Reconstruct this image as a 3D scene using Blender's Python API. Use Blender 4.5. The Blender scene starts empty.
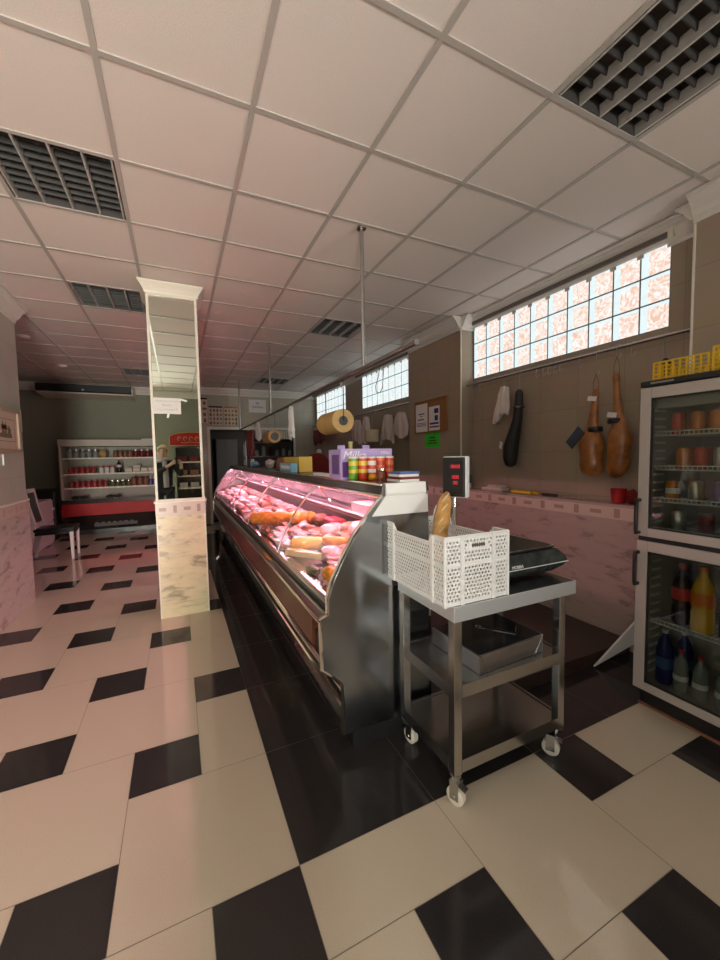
import bpy, bmesh, math, random
from mathutils import Vector, Matrix, noise as mn
PI = math.pi
SC = bpy.context.scene
COL = SC.collection
rnd = random.Random(7)
CAMH = 1.492
CEIL = 3.073

# ------------------------------------------------------------------ materials
def mat(name, col, rough=.5, metal=0., spec=.5, var=0., vscale=20., bump=0., bscale=60., emis=None, es=0., coat=0., trans=0., alpha=1.):
    m = bpy.data.materials.new(name); m.use_nodes = True
    nt = m.node_tree; b = nt.nodes['Principled BSDF']
    c = (*col, 1)
    b.inputs['Base Color'].default_value = c
    b.inputs['Roughness'].default_value = rough
    b.inputs['Metallic'].default_value = metal
    b.inputs['Specular IOR Level'].default_value = spec
    b.inputs['Coat Weight'].default_value = coat
    b.inputs['Coat Roughness'].default_value = .06
    b.inputs['Transmission Weight'].default_value = trans
    b.inputs['Alpha'].default_value = alpha
    if emis:
        b.inputs['Emission Color'].default_value = (*emis, 1); b.inputs['Emission Strength'].default_value = es
    if var or bump:
        tc = nt.nodes.new('ShaderNodeNewGeometry')
    if var:
        n = nt.nodes.new('ShaderNodeTexNoise'); n.inputs['Scale'].default_value = vscale; n.inputs['Detail'].default_value = 4
        nt.links.new(tc.outputs['Position'], n.inputs['Vector'])
        r = nt.nodes.new('ShaderNodeValToRGB')
        r.color_ramp.elements[0].position = .3; r.color_ramp.elements[1].position = .7
        r.color_ramp.elements[0].color = (*[x * (1 - var) for x in col], 1)
        r.color_ramp.elements[1].color = (*[min(1, x * (1 + var)) for x in col], 1)
        nt.links.new(n.outputs['Fac'], r.inputs['Fac']); nt.links.new(r.outputs['Color'], b.inputs['Base Color'])
    if bump:
        n2 = nt.nodes.new('ShaderNodeTexNoise'); n2.inputs['Scale'].default_value = bscale; n2.inputs['Detail'].default_value = 3
        nt.links.new(tc.outputs['Position'], n2.inputs['Vector'])
        bp = nt.nodes.new('ShaderNodeBump'); bp.inputs['Strength'].default_value = bump; bp.inputs['Distance'].default_value = .01
        nt.links.new(n2.outputs['Fac'], bp.inputs['Height']); nt.links.new(bp.outputs['Normal'], b.inputs['Normal'])
    return m

def glass_mat(name, tint=(1, 1, 1), refl=.08, k=.8):
    m = bpy.data.materials.new(name); m.use_nodes = True
    nt = m.node_tree; nt.nodes.remove(nt.nodes['Principled BSDF'])
    t = nt.nodes.new('ShaderNodeBsdfTransparent'); t.inputs['Color'].default_value = (*tint, 1)
    g = nt.nodes.new('ShaderNodeBsdfGlossy'); g.inputs['Roughness'].default_value = .02
    lw = nt.nodes.new('ShaderNodeFresnel'); lw.inputs['IOR'].default_value = 1.35
    mx = nt.nodes.new('ShaderNodeMixShader')
    ma = nt.nodes.new('ShaderNodeMath'); ma.operation = 'MULTIPLY_ADD'; ma.inputs[1].default_value = k; ma.inputs[2].default_value = refl * .3
    nt.links.new(lw.outputs['Fac'], ma.inputs[0]); nt.links.new(ma.outputs[0], mx.inputs['Fac'])
    nt.links.new(t.outputs[0], mx.inputs[1]); nt.links.new(g.outputs[0], mx.inputs[2])
    nt.links.new(mx.outputs[0], nt.nodes['Material Output'].inputs['Surface'])
    return m

def tile_mat(name, col, grout, axes, w, h, rough=.2, offs=(0, 0), gw=.006, spec=.5):
    """glossy wall tiles with thin grout; axes = which two world axes carry the grid"""
    m = mat(name, col, rough, spec=spec); nt = m.node_tree; b = nt.nodes['Principled BSDF']
    g = nt.nodes.new('ShaderNodeNewGeometry'); sp = nt.nodes.new('ShaderNodeSeparateXYZ'); cb = nt.nodes.new('ShaderNodeCombineXYZ')
    nt.links.new(g.outputs['Position'], sp.inputs[0])
    for k, a in enumerate(axes):
        ad = nt.nodes.new('ShaderNodeMath'); ad.operation = 'ADD'; ad.inputs[1].default_value = offs[k] + 50 * (w, h)[k]
        nt.links.new(sp.outputs[a], ad.inputs[0]); nt.links.new(ad.outputs[0], cb.inputs[k])
    br = nt.nodes.new('ShaderNodeTexBrick'); br.offset = 0; br.squash = 1
    br.inputs['Scale'].default_value = 1; br.inputs['Brick Width'].default_value = w; br.inputs['Row Height'].default_value = h
    br.inputs['Mortar Size'].default_value = gw / 2; br.inputs['Mortar Smooth'].default_value = .2; br.inputs['Bias'].default_value = -.4
    br.inputs['Color1'].default_value = (*col, 1); br.inputs['Color2'].default_value = (*[c * .94 for c in col], 1); br.inputs['Mortar'].default_value = (*grout, 1)
    nt.links.new(cb.outputs[0], br.inputs['Vector'])
    n = nt.nodes.new('ShaderNodeTexNoise'); n.inputs['Scale'].default_value = 5; n.inputs['Detail'].default_value = 5
    nt.links.new(g.outputs['Position'], n.inputs['Vector'])
    mx = nt.nodes.new('ShaderNodeMix'); mx.data_type = 'RGBA'; mx.blend_type = 'MULTIPLY'; mx.inputs['Factor'].default_value = .25
    nt.links.new(br.outputs['Color'], mx.inputs['A']); nt.links.new(n.outputs['Color'], mx.inputs['B'])
    nt.links.new(mx.outputs['Result'], b.inputs['Base Color'])
    return m

def marble_mat(name, base, vein, rough=.15, scale=3.):
    m = mat(name, base, rough); nt = m.node_tree; b = nt.nodes['Principled BSDF']
    g = nt.nodes.new('ShaderNodeNewGeometry')
    mp = nt.nodes.new('ShaderNodeMapping'); mp.inputs['Rotation'].default_value = (.75, .75, .2); mp.inputs['Scale'].default_value = (1., 1., 3.2)
    nt.links.new(g.outputs['Position'], mp.inputs[0])
    n = nt.nodes.new('ShaderNodeTexNoise'); n.inputs['Scale'].default_value = scale * 1.5; n.inputs['Detail'].default_value = 9; n.inputs['Roughness'].default_value = .68; n.inputs['Distortion'].default_value = .5
    nt.links.new(mp.outputs[0], n.inputs['Vector'])
    r = nt.nodes.new('ShaderNodeValToRGB'); cr = r.color_ramp
    cr.elements[0].position = .34; cr.elements[0].color = (*vein, 1)
    cr.elements[1].position = .455; cr.elements[1].color = (*[.5 * (c + v) + .18 * c for c, v in zip(base, vein)], 1)
    e = cr.elements.new(.54); e.color = (*base, 1)
    e = cr.elements.new(.75); e.color = (*[min(1, c * 1.06) for c in base], 1)
    nt.links.new(n.outputs['Fac'], r.inputs['Fac']); nt.links.new(r.outputs['Color'], b.inputs['Base Color'])
    return m

def block_mat(name, warm, strength, y0):
    """daylight seen through glass blocks: pale rim in every block, wavy brick tone in its middle"""
    m = bpy.data.materials.new(name); m.use_nodes = True
    nt = m.node_tree; nt.nodes.remove(nt.nodes['Principled BSDF']); N = nt.nodes.new; L = nt.links.new
    g = N('ShaderNodeNewGeometry'); sp = N('ShaderNodeSeparateXYZ'); L(g.outputs['Position'], sp.inputs[0])
    n = N('ShaderNodeTexNoise'); n.inputs['Scale'].default_value = 16; n.inputs['Detail'].default_value = 3; n.inputs['Distortion'].default_value = 2.5
    L(g.outputs['Position'], n.inputs['Vector'])
    r = N('ShaderNodeValToRGB')
    r.color_ramp.elements[0].position = .36; r.color_ramp.elements[1].position = .62
    r.color_ramp.elements[0].color = (*warm, 1); r.color_ramp.elements[1].color = (1, .97, .93, 1)
    L(n.outputs['Fac'], r.inputs['Fac'])
    def frac(out, off, p):
        a = N('ShaderNodeMath'); a.operation = 'ADD'; a.inputs[1].default_value = off; L(out, a.inputs[0])
        d = N('ShaderNodeMath'); d.operation = 'DIVIDE'; d.inputs[1].default_value = p; L(a.outputs[0], d.inputs[0])
        f = N('ShaderNodeMath'); f.operation = 'FRACT'; L(d.outputs[0], f.inputs[0]); return f.outputs[0]
    fy = frac(sp.outputs['Y'], -y0 + 20, .2); fz = frac(sp.outputs['Z'], -2.366 + 20, .2)
    s1 = N('ShaderNodeMath'); s1.operation = 'GREATER_THAN'; s1.inputs[1].default_value = .70; L(fy, s1.inputs[0])
    s2 = N('ShaderNodeMath'); s2.operation = 'GREATER_THAN'; s2.inputs[1].default_value = .84; L(fz, s2.inputs[0])
    mxm = N('ShaderNodeMath'); mxm.operation = 'MAXIMUM'; L(s1.outputs[0], mxm.inputs[0]); L(s2.outputs[0], mxm.inputs[1])
    sc = N('ShaderNodeMath'); sc.operation = 'MULTIPLY'; sc.inputs[1].default_value = .8; L(mxm.outputs[0], sc.inputs[0])
    mx = N('ShaderNodeMix'); mx.data_type = 'RGBA'; L(sc.outputs[0], mx.inputs['Factor']); L(r.outputs['Color'], mx.inputs['A']); mx.inputs['B'].default_value = (.74, .95, 1, 1)
    e = N('ShaderNodeEmission'); e.inputs['Strength'].default_value = strength; L(mx.outputs['Result'], e.inputs['Color'])
    gl = N('ShaderNodeBsdfGlossy'); gl.inputs['Roughness'].default_value = .1
    ms = N('ShaderNodeMixShader'); ms.inputs['Fac'].default_value = .06; L(e.outputs[0], ms.inputs[1]); L(gl.outputs[0], ms.inputs[2])
    L(ms.outputs[0], nt.nodes['Material Output'].inputs['Surface'])
    return m

M = dict(
    ceil=mat('ceiling_tile', (.82, .745, .69), .9, spec=.2, var=.03, vscale=150, bump=.15, bscale=220),
    grid=mat('ceiling_tee', (.50, .46, .42), .5),
    crown=mat('plaster', (.80, .76, .70), .6),
    beige=mat('floor_beige', (.62, .54, .42), .05, var=.06, vscale=240, spec=.5),
    black=mat('floor_black', (.032, .029, .029), .10, var=.25, vscale=260, spec=.5),
    grout=mat('floor_grout', (.22, .18, .14), .8),
    steel_lit=mat('lit_rim_steel', (.78, .83, .86), .48, 1.),  # trolley steel made lighter and bluer, painting daylight onto the rim
    plat=mat('platform_brown', (.055, .034, .027), .35, var=.1),
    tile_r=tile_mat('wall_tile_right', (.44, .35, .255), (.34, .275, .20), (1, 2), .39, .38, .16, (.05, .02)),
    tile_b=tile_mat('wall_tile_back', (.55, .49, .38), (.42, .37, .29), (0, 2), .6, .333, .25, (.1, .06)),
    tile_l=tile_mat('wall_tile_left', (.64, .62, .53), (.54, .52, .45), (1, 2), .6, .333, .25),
    green=mat('green_paint', (.27, .28, .21), .7),
    marb=marble_mat('marble_pink', (.50, .40, .35), (.30, .23, .20)),
    marb_l=marble_mat('marble_left', (.60, .53, .47), (.36, .31, .28)),
    marb_c=marble_mat('marble_cream', (.76, .68, .44), (.36, .31, .20), .2),
    bord=mat('border_tile', (.66, .57, .47), .25),
    motif=mat('border_motif', (.40, .27, .20), .3),
    white=mat('white_paint', (.82, .77, .65), .4),
    mirror=mat('mirror_silver', (.70, .76, .68), .01, 1.),
    steel=mat('brushed_steel', (.52, .52, .51), .2, 1., var=.04, vscale=30),
    steeld=mat('satin_steel', (.40, .40, .41), .3, 1., var=.06, vscale=14),
    chrome=mat('chrome', (.80, .78, .75), .08, 1.),
    darkst=mat('dark_steel', (.10, .09, .085), .25, .8),
    blackp=mat('black_plastic', (.015, .015, .016), .35),
    blackg=mat('black_gloss', (.02, .02, .022), .12),
    wood=mat('burgundy_laminate', (.16, .05, .032), .25, var=.12, vscale=8),
    glass=glass_mat('clear_glass', refl=.02, k=.22),
    fglass=glass_mat('fridge_glass', (.78, .80, .76), .12),
    plast=mat('white_plastic', (.84, .85, .83), .4),
    pink=mat('meat_lamp', (1, .6, .7), .5, emis=(1, .40, .53), es=88),
    pink2=mat('shelf_lamp', (1, .6, .7), .5, emis=(1, .40, .50), es=42),
    yellow=mat('yellow_plastic', (.80, .52, .02), .4),
    red=mat('red_paint', (.45, .008, .010), .5),
    redd=mat('dark_red', (.20, .012, .012), .45, var=.2),
    paper=mat('paper', (.82, .80, .76), .8),
    ink=mat('ink_blue', (.03, .03, .22), .7),
    inkk=mat('ink_black', (.02, .02, .02), .7),
    greenp=mat('green_paper', (.05, .62, .03), .7),
    cork=mat('cork', (.32, .14, .05), .8, var=.2, vscale=80),
    frame=mat('picture_wood', (.50, .36, .26), .35),
    fr_wht=mat('fridge_white', (.50, .45, .41), .35),
    dark=mat('dark_back_room', (.05, .045, .04), .8),
    pinkw=mat('pinkish_white_lacquer', (.74, .66, .64), .35),
)

# ------------------------------------------------------------------ builders
ROOT = {}
def NB(): return bmesh.new()
def bx(bm, x0, x1, y0, y1, z0, z1, mi=0):
    v = [bm.verts.new((x, y, z)) for x in (x0, x1) for y in (y0, y1) for z in (z0, z1)]
    for f in ((0, 1, 3, 2), (4, 6, 7, 5), (0, 4, 5, 1), (2, 3, 7, 6), (0, 2, 6, 4), (1, 5, 7, 3)):
        fc = bm.faces.new([v[i] for i in f]); fc.material_index = mi
def obox(bm, c, ax, ay, az, mi=0):
    c, ax, ay, az = map(Vector, (c, ax, ay, az))
    v = [bm.verts.new(c + ax * i + ay * j + az * k) for i in (-1, 1) for j in (-1, 1) for k in (-1, 1)]
    for f in ((0, 1, 3, 2), (4, 6, 7, 5), (0, 4, 5, 1), (2, 3, 7, 6), (0, 2, 6, 4), (1, 5, 7, 3)):
        fc = bm.faces.new([v[i] for i in f]); fc.material_index = mi
def bar(bm, p0, p1, w, h, up=(0, 0, 1), mi=0):
    p0, p1 = Vector(p0), Vector(p1); d = (p1 - p0); L = d.length; d.normalize()
    s = d.cross(Vector(up))
    if s.length < 1e-4: s = d.cross(Vector((0, 1, 0)))
    s.normalize(); u = s.cross(d)
    obox(bm, (p0 + p1) / 2, d * L / 2, s * w / 2, u * h / 2, mi)
def quad(bm, pts, mi=0):
    f = bm.faces.new([bm.verts.new(p) for p in pts]); f.material_index = mi; return f
def tube(bm, pts, r, seg=10, mi=0, caps=True):
    pts = [Vector(p) for p in pts]; rs = r if isinstance(r, (list, tuple)) else [r] * len(pts)
    rings = []; pu = None
    for i, p in enumerate(pts):
        a = pts[max(0, i - 1)]; b = pts[min(len(pts) - 1, i + 1)]; d = (b - a).normalized()
        if pu is None:
            pu = d.orthogonal().normalized()
        u = (pu - d * pu.dot(d))
        u = u.normalized() if u.length > 1e-5 else d.orthogonal().normalized()
        pu = u; w = d.cross(u)
        rings.append([bm.verts.new(p + (u * math.cos(2 * PI * k / seg) + w * math.sin(2 * PI * k / seg)) * rs[i]) for k in range(seg)])
    for a, b in zip(rings, rings[1:]):
        for k in range(seg):
            f = bm.faces.new((a[k], a[(k + 1) % seg], b[(k + 1) % seg], b[k])); f.material_index = mi
    if caps:
        for rg in (rings[0][::-1], rings[-1]):
            f = bm.faces.new(rg); f.material_index = mi
def lathe(bm, prof, o=(0, 0, 0), seg=16, mi=0, axis='Z', mis=None):
    o = Vector(o); rings = []
    def pt(r, z, a):
        c, s = r * math.cos(a), r * math.sin(a)
        return o + (Vector((c, s, z)) if axis == 'Z' else Vector((z, c, s)) if axis == 'X' else Vector((s, z, c)))
    for r, z in prof:
        rings.append([bm.verts.new(pt(max(r, 1e-4), z, 2 * PI * k / seg)) for k in range(seg)])
    for i, (a, b) in enumerate(zip(rings, rings[1:])):
        for k in range(seg):
            f = bm.faces.new((a[k], a[(k + 1) % seg], b[(k + 1) % seg], b[k])); f.material_index = mis[i] if mis else mi
    f = bm.faces.new(rings[0][::-1]); f.material_index = mis[0] if mis else mi
    f = bm.faces.new(rings[-1]); f.material_index = mis[-1] if mis else mi
def prism(bm, poly, axis, a0, a1, mi=0):
    """polygon swept along an axis: axis 'Y' -> poly is (x,z); 'X' -> (y,z); 'Z' -> (x,y)"""
    f3 = {'Y': lambda p, a: (p[0], a, p[1]), 'X': lambda p, a: (a, p[0], p[1]), 'Z': lambda p, a: (p[0], p[1], a)}[axis]
    A = [bm.verts.new(f3(p, a0)) for p in poly]; B = [bm.verts.new(f3(p, a1)) for p in poly]
    n = len(poly)
    for i in range(n):
        f = bm.faces.new((A[i], A[(i + 1) % n], B[(i + 1) % n], B[i])); f.material_index = mi
    for q in (A[::-1], B):
        f = bm.faces.new(q); f.material_index = mi
def strip(bm, line, axis, a0, a1, th=.004, mi=0):
    """thin sheet with thickness following an open profile"""
    n = len(line); off = []
    for i, p in enumerate(line):
        a = Vector(line[max(0, i - 1)]); b = Vector(line[min(n - 1, i + 1)]); d = (b - a).normalized()
        off.append((p[0] + d.y * th, p[1] - d.x * th))
    prism(bm, list(line) + off[::-1], axis, a0, a1, mi)
def blob(bm, c, rad, seed=0, amp=.25, freq=1.6, sub=2, flat=None, rot=0, mi=0):
    r = bmesh.ops.create_icosphere(bm, subdivisions=sub, radius=1)
    cr, sr = math.cos(rot), math.sin(rot)
    for v in r['verts']:
        p = v.co.copy(); k = 1 + amp * mn.noise(p * freq + Vector((seed * 3.1, seed * 1.7, seed)))
        x, y, z = p.x * rad[0] * k, p.y * rad[1] * k, p.z * rad[2] * k
        if flat is not None and z < flat: z = flat
        v.co = Vector((x * cr - y * sr + c[0], x * sr + y * cr + c[1], z + c[2]))
    for f in {f for v in r['verts'] for f in v.link_faces}: f.material_index = mi

def obj(name, bm, m, parent=None, smooth=False, bevel=0., local=False, kind=None, label=None, solid=0., shift=None):
    bmesh.ops.recalc_face_normals(bm, faces=bm.faces)
    me = bpy.data.meshes.new(name); bm.to_mesh(me); bm.free()
    for x in (m if isinstance(m, (list, tuple)) else [m]): me.materials.append(M[x] if isinstance(x, str) else x)
    if smooth:
        for p in me.polygons: p.use_smooth = True
        me.set_sharp_from_angle(angle=math.radians(40))
    o = bpy.data.objects.new(name, me); COL.objects.link(o)
    if parent is not None:
        o.parent = parent; loc = ROOT.get(parent.name, Vector())
        ROOT[o.name] = loc
        if not local: me.transform(Matrix.Translation(-loc))
    elif not local:
        # put the origin at the base centre of a one-mesh thing
        xs = [v.co for v in me.vertices]
        c = Vector(((min(v.x for v in xs) + max(v.x for v in xs)) / 2, (min(v.y for v in xs) + max(v.y for v in xs)) / 2, min(v.z for v in xs)))
        if kind != 'structure':
            me.transform(Matrix.Translation(-c)); o.location = c; ROOT[o.name] = c
    if bevel:
        b = o.modifiers.new('bevel', 'BEVEL'); b.width = bevel; b.segments = 2; b.limit_method = 'ANGLE'
    if solid:
        s = o.modifiers.new('solid', 'SOLIDIFY'); s.thickness = solid; s.offset = 0
    if kind: o['kind'] = kind
    if label: o['label'] = label
    return o
def tag(o, label, cat, group=None):
    o['label'] = label; o['category'] = cat
    if group: o['group'] = group
    return o
def thing(name, label, cat, loc=(0, 0, 0), rot=(0, 0, 0), group=None):
    o = bpy.data.objects.new(name, None); COL.objects.link(o); o.empty_display_size = .05
    o.location = loc; o.rotation_euler = rot; ROOT[o.name] = Vector(loc)
    return tag(o, label, cat, group)
def dup(o, loc, rotz=None, label=None, group=None, scale=None):
    def cp(x, par):
        c = x.copy(); COL.objects.link(c); c.parent = par
        for ch in x.children: cp(ch, c)
        return c
    r = cp(o, None); r.location = loc
    if rotz is not None: r.rotation_euler = (0, 0, rotz)
    if scale: r.scale = scale
    if label: r['label'] = label
    if group: r['group'] = group
    return r
def text(name, s, size, m, parent, origin, right, up, ext=.0008, align='CENTER', shear=0.):
    cu = bpy.data.curves.new(name, 'FONT'); cu.body = s; cu.size = size; cu.extrude = ext; cu.align_x = align; cu.align_y = 'CENTER'; cu.shear = shear
    t = bpy.data.objects.new(name + '_curve', cu)
    me = bpy.data.meshes.new_from_object(t); bpy.data.objects.remove(t)
    R = Vector(right).normalized(); U = Vector(up).normalized(); N = R.cross(U)
    Mx = Matrix(((R.x, U.x, N.x, origin[0]), (R.y, U.y, N.y, origin[1]), (R.z, U.z, N.z, origin[2]), (0, 0, 0, 1)))
    me.transform(Mx)
    loc = ROOT.get(parent.name, Vector()); me.transform(Matrix.Translation(-loc))
    me.materials.append(M[m] if isinstance(m, str) else m)
    o = bpy.data.objects.new(name, me); COL.objects.link(o); o.parent = parent; ROOT[o.name] = loc
    return o
def struct(name, bm, m, parent=None, **k):
    return obj(name, bm, m, parent, kind='structure', **k)

# ------------------------------------------------------------------ camera
yaw, pitch, roll, foc = .4398, -.0626, -.01723, 387.686
f = Vector((math.sin(yaw) * math.cos(pitch), math.cos(yaw) * math.cos(pitch), math.sin(pitch)))
r0 = Vector((math.cos(yaw), -math.sin(yaw), 0)); u0 = r0.cross(f)
rr = r0 * math.cos(roll) + u0 * math.sin(roll); uu = rr.cross(f)
cam = bpy.data.objects.new('camera', bpy.data.cameras.new('camera')); COL.objects.link(cam)
cam.matrix_world = Matrix(((rr.x, uu.x, -f.x, 0), (rr.y, uu.y, -f.y, 0), (rr.z, uu.z, -f.z, CAMH), (0, 0, 0, 1)))
cam.data.sensor_fit = 'HORIZONTAL'; cam.data.sensor_width = 36; cam.data.lens = 36 * foc / 720; cam.data.clip_start = .02
SC.camera = cam

# ------------------------------------------------------------------ the setting
XL, XR, YB, YN = -1.46, 3.2, 9.4, -2.2       # left wall, right wall, back wall, wall behind the camera
XA, YA = -4.4, 9.9                            # the alcove to the far left
GX, GY, T = .3437, 1.306, .3                  # floor pattern
def floor_build():
    bm = NB()
    bx(bm, XA - .1, XR + .1, YN - .1, YA + .1, -.06, -.0025, 2)
    g = .0012
    def rect(x0, x1, y0, y1, mi):
        x0, x1 = max(x0, XA), min(x1, XR); y0, y1 = max(y0, YN), min(y1, YA)
        if x1 - x0 < .004 or y1 - y0 < .004: return
        quad(bm, [(x0 + g, y0 + g, 0), (x1 - g, y0 + g, 0), (x1 - g, y1 - g, 0), (x0 + g, y1 - g, 0)], mi)
    bandY = GY + 23 * T
    def clipped(x0, x1, y0, y1, mi):
        # the black band fills x >= GX, GY <= y <= bandY
        if x1 <= GX + 1e-4 or y1 <= GY + 1e-4 or y0 >= bandY - 1e-4: rect(x0, x1, y0, y1, mi); return
        if x0 < GX: rect(x0, GX, max(y0, GY), min(y1, bandY), mi)
        if y0 < GY: rect(x0, x1, y0, GY, mi)
        if y1 > bandY: rect(x0, x1, bandY, y1, mi)
    for i in range(-40, 41):
        for j in range(-40, 41):
            bxx, byy = -1 + 2 * i + j, -1 - i + 2 * j
            clipped(GX + bxx * T, GX + (bxx + 1) * T, GY + byy * T, GY + (byy + 1) * T, 1)
            clipped(GX + (bxx - 1) * T, GX + (bxx + 1) * T, GY + (byy + 1) * T, GY + (byy + 3) * T, 0)
    x = GX
    while x < XR:
        y = GY
        while y < bandY - .01:
            rect(x, min(x + 2 * T, XR), y, min(y + 2 * T, bandY), 1); y += 2 * T
        x += 2 * T
    return struct('floor', bm, ['beige', 'black', 'grout'])
floor_build()

# ceiling of loose tiles, with the cells of the light fittings left open
CX0, CY0, P6 = -.222, 1.2725, .6
LIGHTS = {(3, -1), (-1, 2), (-1, 5), (3, 5), (3, 11), (-1, 11)}
bm = NB()
gx = [CX0 + P6 * k for k in range(-8, 7)]; gy = [CY0 + P6 * k for k in range(-7, 16)]
for i in range(-8, 6):
    for j in range(-7, 15):
        if (i, j) in LIGHTS: continue
        x0, y0 = CX0 + P6 * i, CY0 + P6 * j
        x1, y1 = min(x0 + P6, XR + .05), y0 + P6
        if x0 > XR: continue
        quad(bm, [(x0, y0, CEIL), (x0, y1, CEIL), (x1, y1, CEIL), (x1, y0, CEIL)])
ce = struct('ceiling', bm, 'ceil')
bm = NB()
for x in gx:
    if XA < x < XR: bx(bm, x - .012, x + .012, YN, YA, CEIL - .006, CEIL + .012)
for y in gy:
    if YN < y < YA: bx(bm, XA, XR, y - .012, y + .012, CEIL - .0055, CEIL + .011)
struct('ceiling_grid', bm, 'grid', ce)
bm = NB(); bx(bm, XA - .1, XR + .1, YN - .1, YA + .1, CEIL + .2, CEIL + .25); struct('ceiling_slab', bm, 'dark', ce)

CRPROF = [(0, -.15), (.012, -.15), (.012, -.125), (.03, -.115), (.05, -.09), (.07, -.055), (.095, -.035), (.10, -.02), (.115, -.02), (.115, 0), (0, 0)]
def crown(bm, p0, p1, inward):
    """plaster cornice from p0 to p1 (xy), 'inward' = unit xy vector into the room"""
    A, B = [], []
    for (d, z) in CRPROF:
        A.append(bm.verts.new((p0[0] + inward[0] * d, p0[1] + inward[1] * d, CEIL - .006 + z)))
        B.append(bm.verts.new((p1[0] + inward[0] * d, p1[1] + inward[1] * d, CEIL - .006 + z)))
    n = len(A)
    for i in range(n): bm.faces.new((A[i], A[(i + 1) % n], B[(i + 1) % n], B[i]))
    bm.faces.new(A[::-1]); bm.faces.new(B)

# right wall: tiled, three glass-block windows in its bays, two pilasters
W1, W2, W3 = (1.6, 3.6), (4.82, 6.62), (7.42, 9.22)
ZW0, ZW1 = 2.366, 2.966
bm = NB()
th = .12
for y0, y1, z0, z1 in [(YN, YB, 0, ZW0), (YN, YB, ZW1, CEIL + .2), (YN, W1[0], ZW0, ZW1), (W1[1], W2[0], ZW0, ZW1), (W2[1], W3[0], ZW0, ZW1), (W3[1], YB, ZW0, ZW1)]:
    bx(bm, XR, XR + th, y0, y1, z0, z1)
PX = 3.02
bx(bm, PX, XR, 3.62, 4.74, 0, CEIL); bx(bm, PX, XR, YN, 1.385, 0, CEIL)
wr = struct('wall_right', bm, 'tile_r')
bm = NB()
for y0, y1 in ((YN, 1.385), (3.62, 4.74)):
    crown(bm, (PX, y0), (PX, y1), (-1, 0))
crown(bm, (PX, 1.385), (XR, 1.385), (0, 1)); crown(bm, (PX, 3.62), (XR, 3.62), (0, -1)); crown(bm, (PX, 4.74), (XR, 4.74), (0, 1))
crown(bm, (XR, 1.385), (XR, 3.62), (-1, 0)); crown(bm, (XR, 4.74), (XR, YB), (-1, 0))
struct('trim_1', bm, 'crown', wr, smooth=False)
bm = NB()   # white corner beads of the pilasters
for y in (3.62, 1.385): bx(bm, PX - .006, PX + .006, y - .006, y + .006, 1.09, CEIL - .15)
struct('trim_2', bm, 'white', wr)
WNS = 3.0
bm = NB(); bx(bm, WNS, PX, YN, 1.385, 0, .975); bx(bm, WNS, XR, 1.385, YB, 0, .975); struct('wainscot', bm, 'marb', wr)
bm = NB(); bx(bm, WNS - .002, XR, YN, YB, .975, 1.07)
k = 0; y = YN + .05
while y < YB:
    w, h = ((.022, .05), (.045, .022))[k % 2]
    bx(bm, WNS - .0035, WNS, y - w, y + w, 1.022 - h * .7, 1.022 + h * .7, 1); y += .165; k += 1
struct('wainscot_border', bm, ['bord', 'motif'], wr)
bm = NB(); bx(bm, WNS - .012, XR, YN, YB, 1.07, 1.09); struct('wainscot_ledge', bm, 'marb', wr, bevel=.004)

def glass_window(n, Y0, Y1, m, blade):
    wn = NB()
    bx(wn, XR - .001, XR + .03, Y0, Y1, ZW0, ZW1)           # mortar bed
    w = struct('window_%d' % n, wn, mat('mortar_%d' % n, (.22, .22, .22), .8))
    b = NB(); k = int(round((Y1 - Y0) / .2))
    for i in range(k):
        for j in range(3):
            y, z, g, r = Y0 + i * .2, ZW0 + j * .2, .006, .018
            A = [b.verts.new((XR - .004, yy, zz)) for yy, zz in ((y + g, z + g), (y + .2 - g, z + g), (y + .2 - g, z + .2 - g), (y + g, z + .2 - g))]
            Bv = [b.verts.new((XR - .012, yy, zz)) for yy, zz in ((y + g + r, z + g + r), (y + .2 - g - r, z + g + r), (y + .2 - g - r, z + .2 - g - r), (y + g + r, z + .2 - g - r))]
            for q in range(4): b.faces.new((A[q], A[(q + 1) % 4], Bv[(q + 1) % 4], Bv[q]))
            b.faces.new(Bv)
    struct('glass_block', b, m, w)
glass_window(1, *W1, block_mat('block_brick', (.88, .56, .42), .84, W1[0]), 0)
glass_window(2, *W2, block_mat('block_pale', (.62, .74, .76), .86, W2[0]), 0)
glass_window(3, *W3, block_mat('block_pale_far', (.64, .76, .78), .86, W3[0]), 0)

# back wall with the doorway, and the green alcove wall to the left
DX0, DX1, DZ = .70, 2.62, 2.14
bm = NB()
for x0, x1, z0, z1 in [(.2, DX0, 0, CEIL), (DX1, XR + th, 0, CEIL), (DX0, DX1, DZ, CEIL)]: bx(bm, x0, x1, YB, YB + .12, z0, z1)
wb = struct('wall_back', bm, 'tile_b')
bm = NB(); crown(bm, (.2, YB), (XR, YB), (0, -1)); struct('trim_3', bm, 'crown', wb)
bm = NB()
bx(bm, DX0 - .06, DX0, YB - .015, YB + .13, 0, DZ + .06); bx(bm, DX1, DX1 + .05, YB - .015, YB + .13, 0, DZ + .06); bx(bm, DX0, DX1, YB - .015, YB + .13, DZ, DZ + .06)
struct('door_1', bm, 'white')
bm = NB()
bx(bm, .2, XR, 11.4, 11.5, 0, CEIL); bx(bm, .1, .2, YB + .12, 11.5, 0, CEIL); bx(bm, XR, XR + .1, YB + .12, 11.5, 0, CEIL); bx(bm, .1, XR + .1, YB + .12, 11.5, CEIL, CEIL + .05); bx(bm, .1, XR + .1, YB + .12, 11.5, -.06, 0)
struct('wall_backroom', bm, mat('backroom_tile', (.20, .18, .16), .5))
bm = NB(); bx(bm, XA, .2, YA, YA + .12, 0, CEIL); bx(bm, .2, .32, YB, YA + .12, 0, CEIL)
wg = struct('wall_alcove', bm, 'green')
bm = NB(); crown(bm, (XA, YA), (.2, YA), (0, -1)); struct('trim_4', bm, 'crown', wg)
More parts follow.
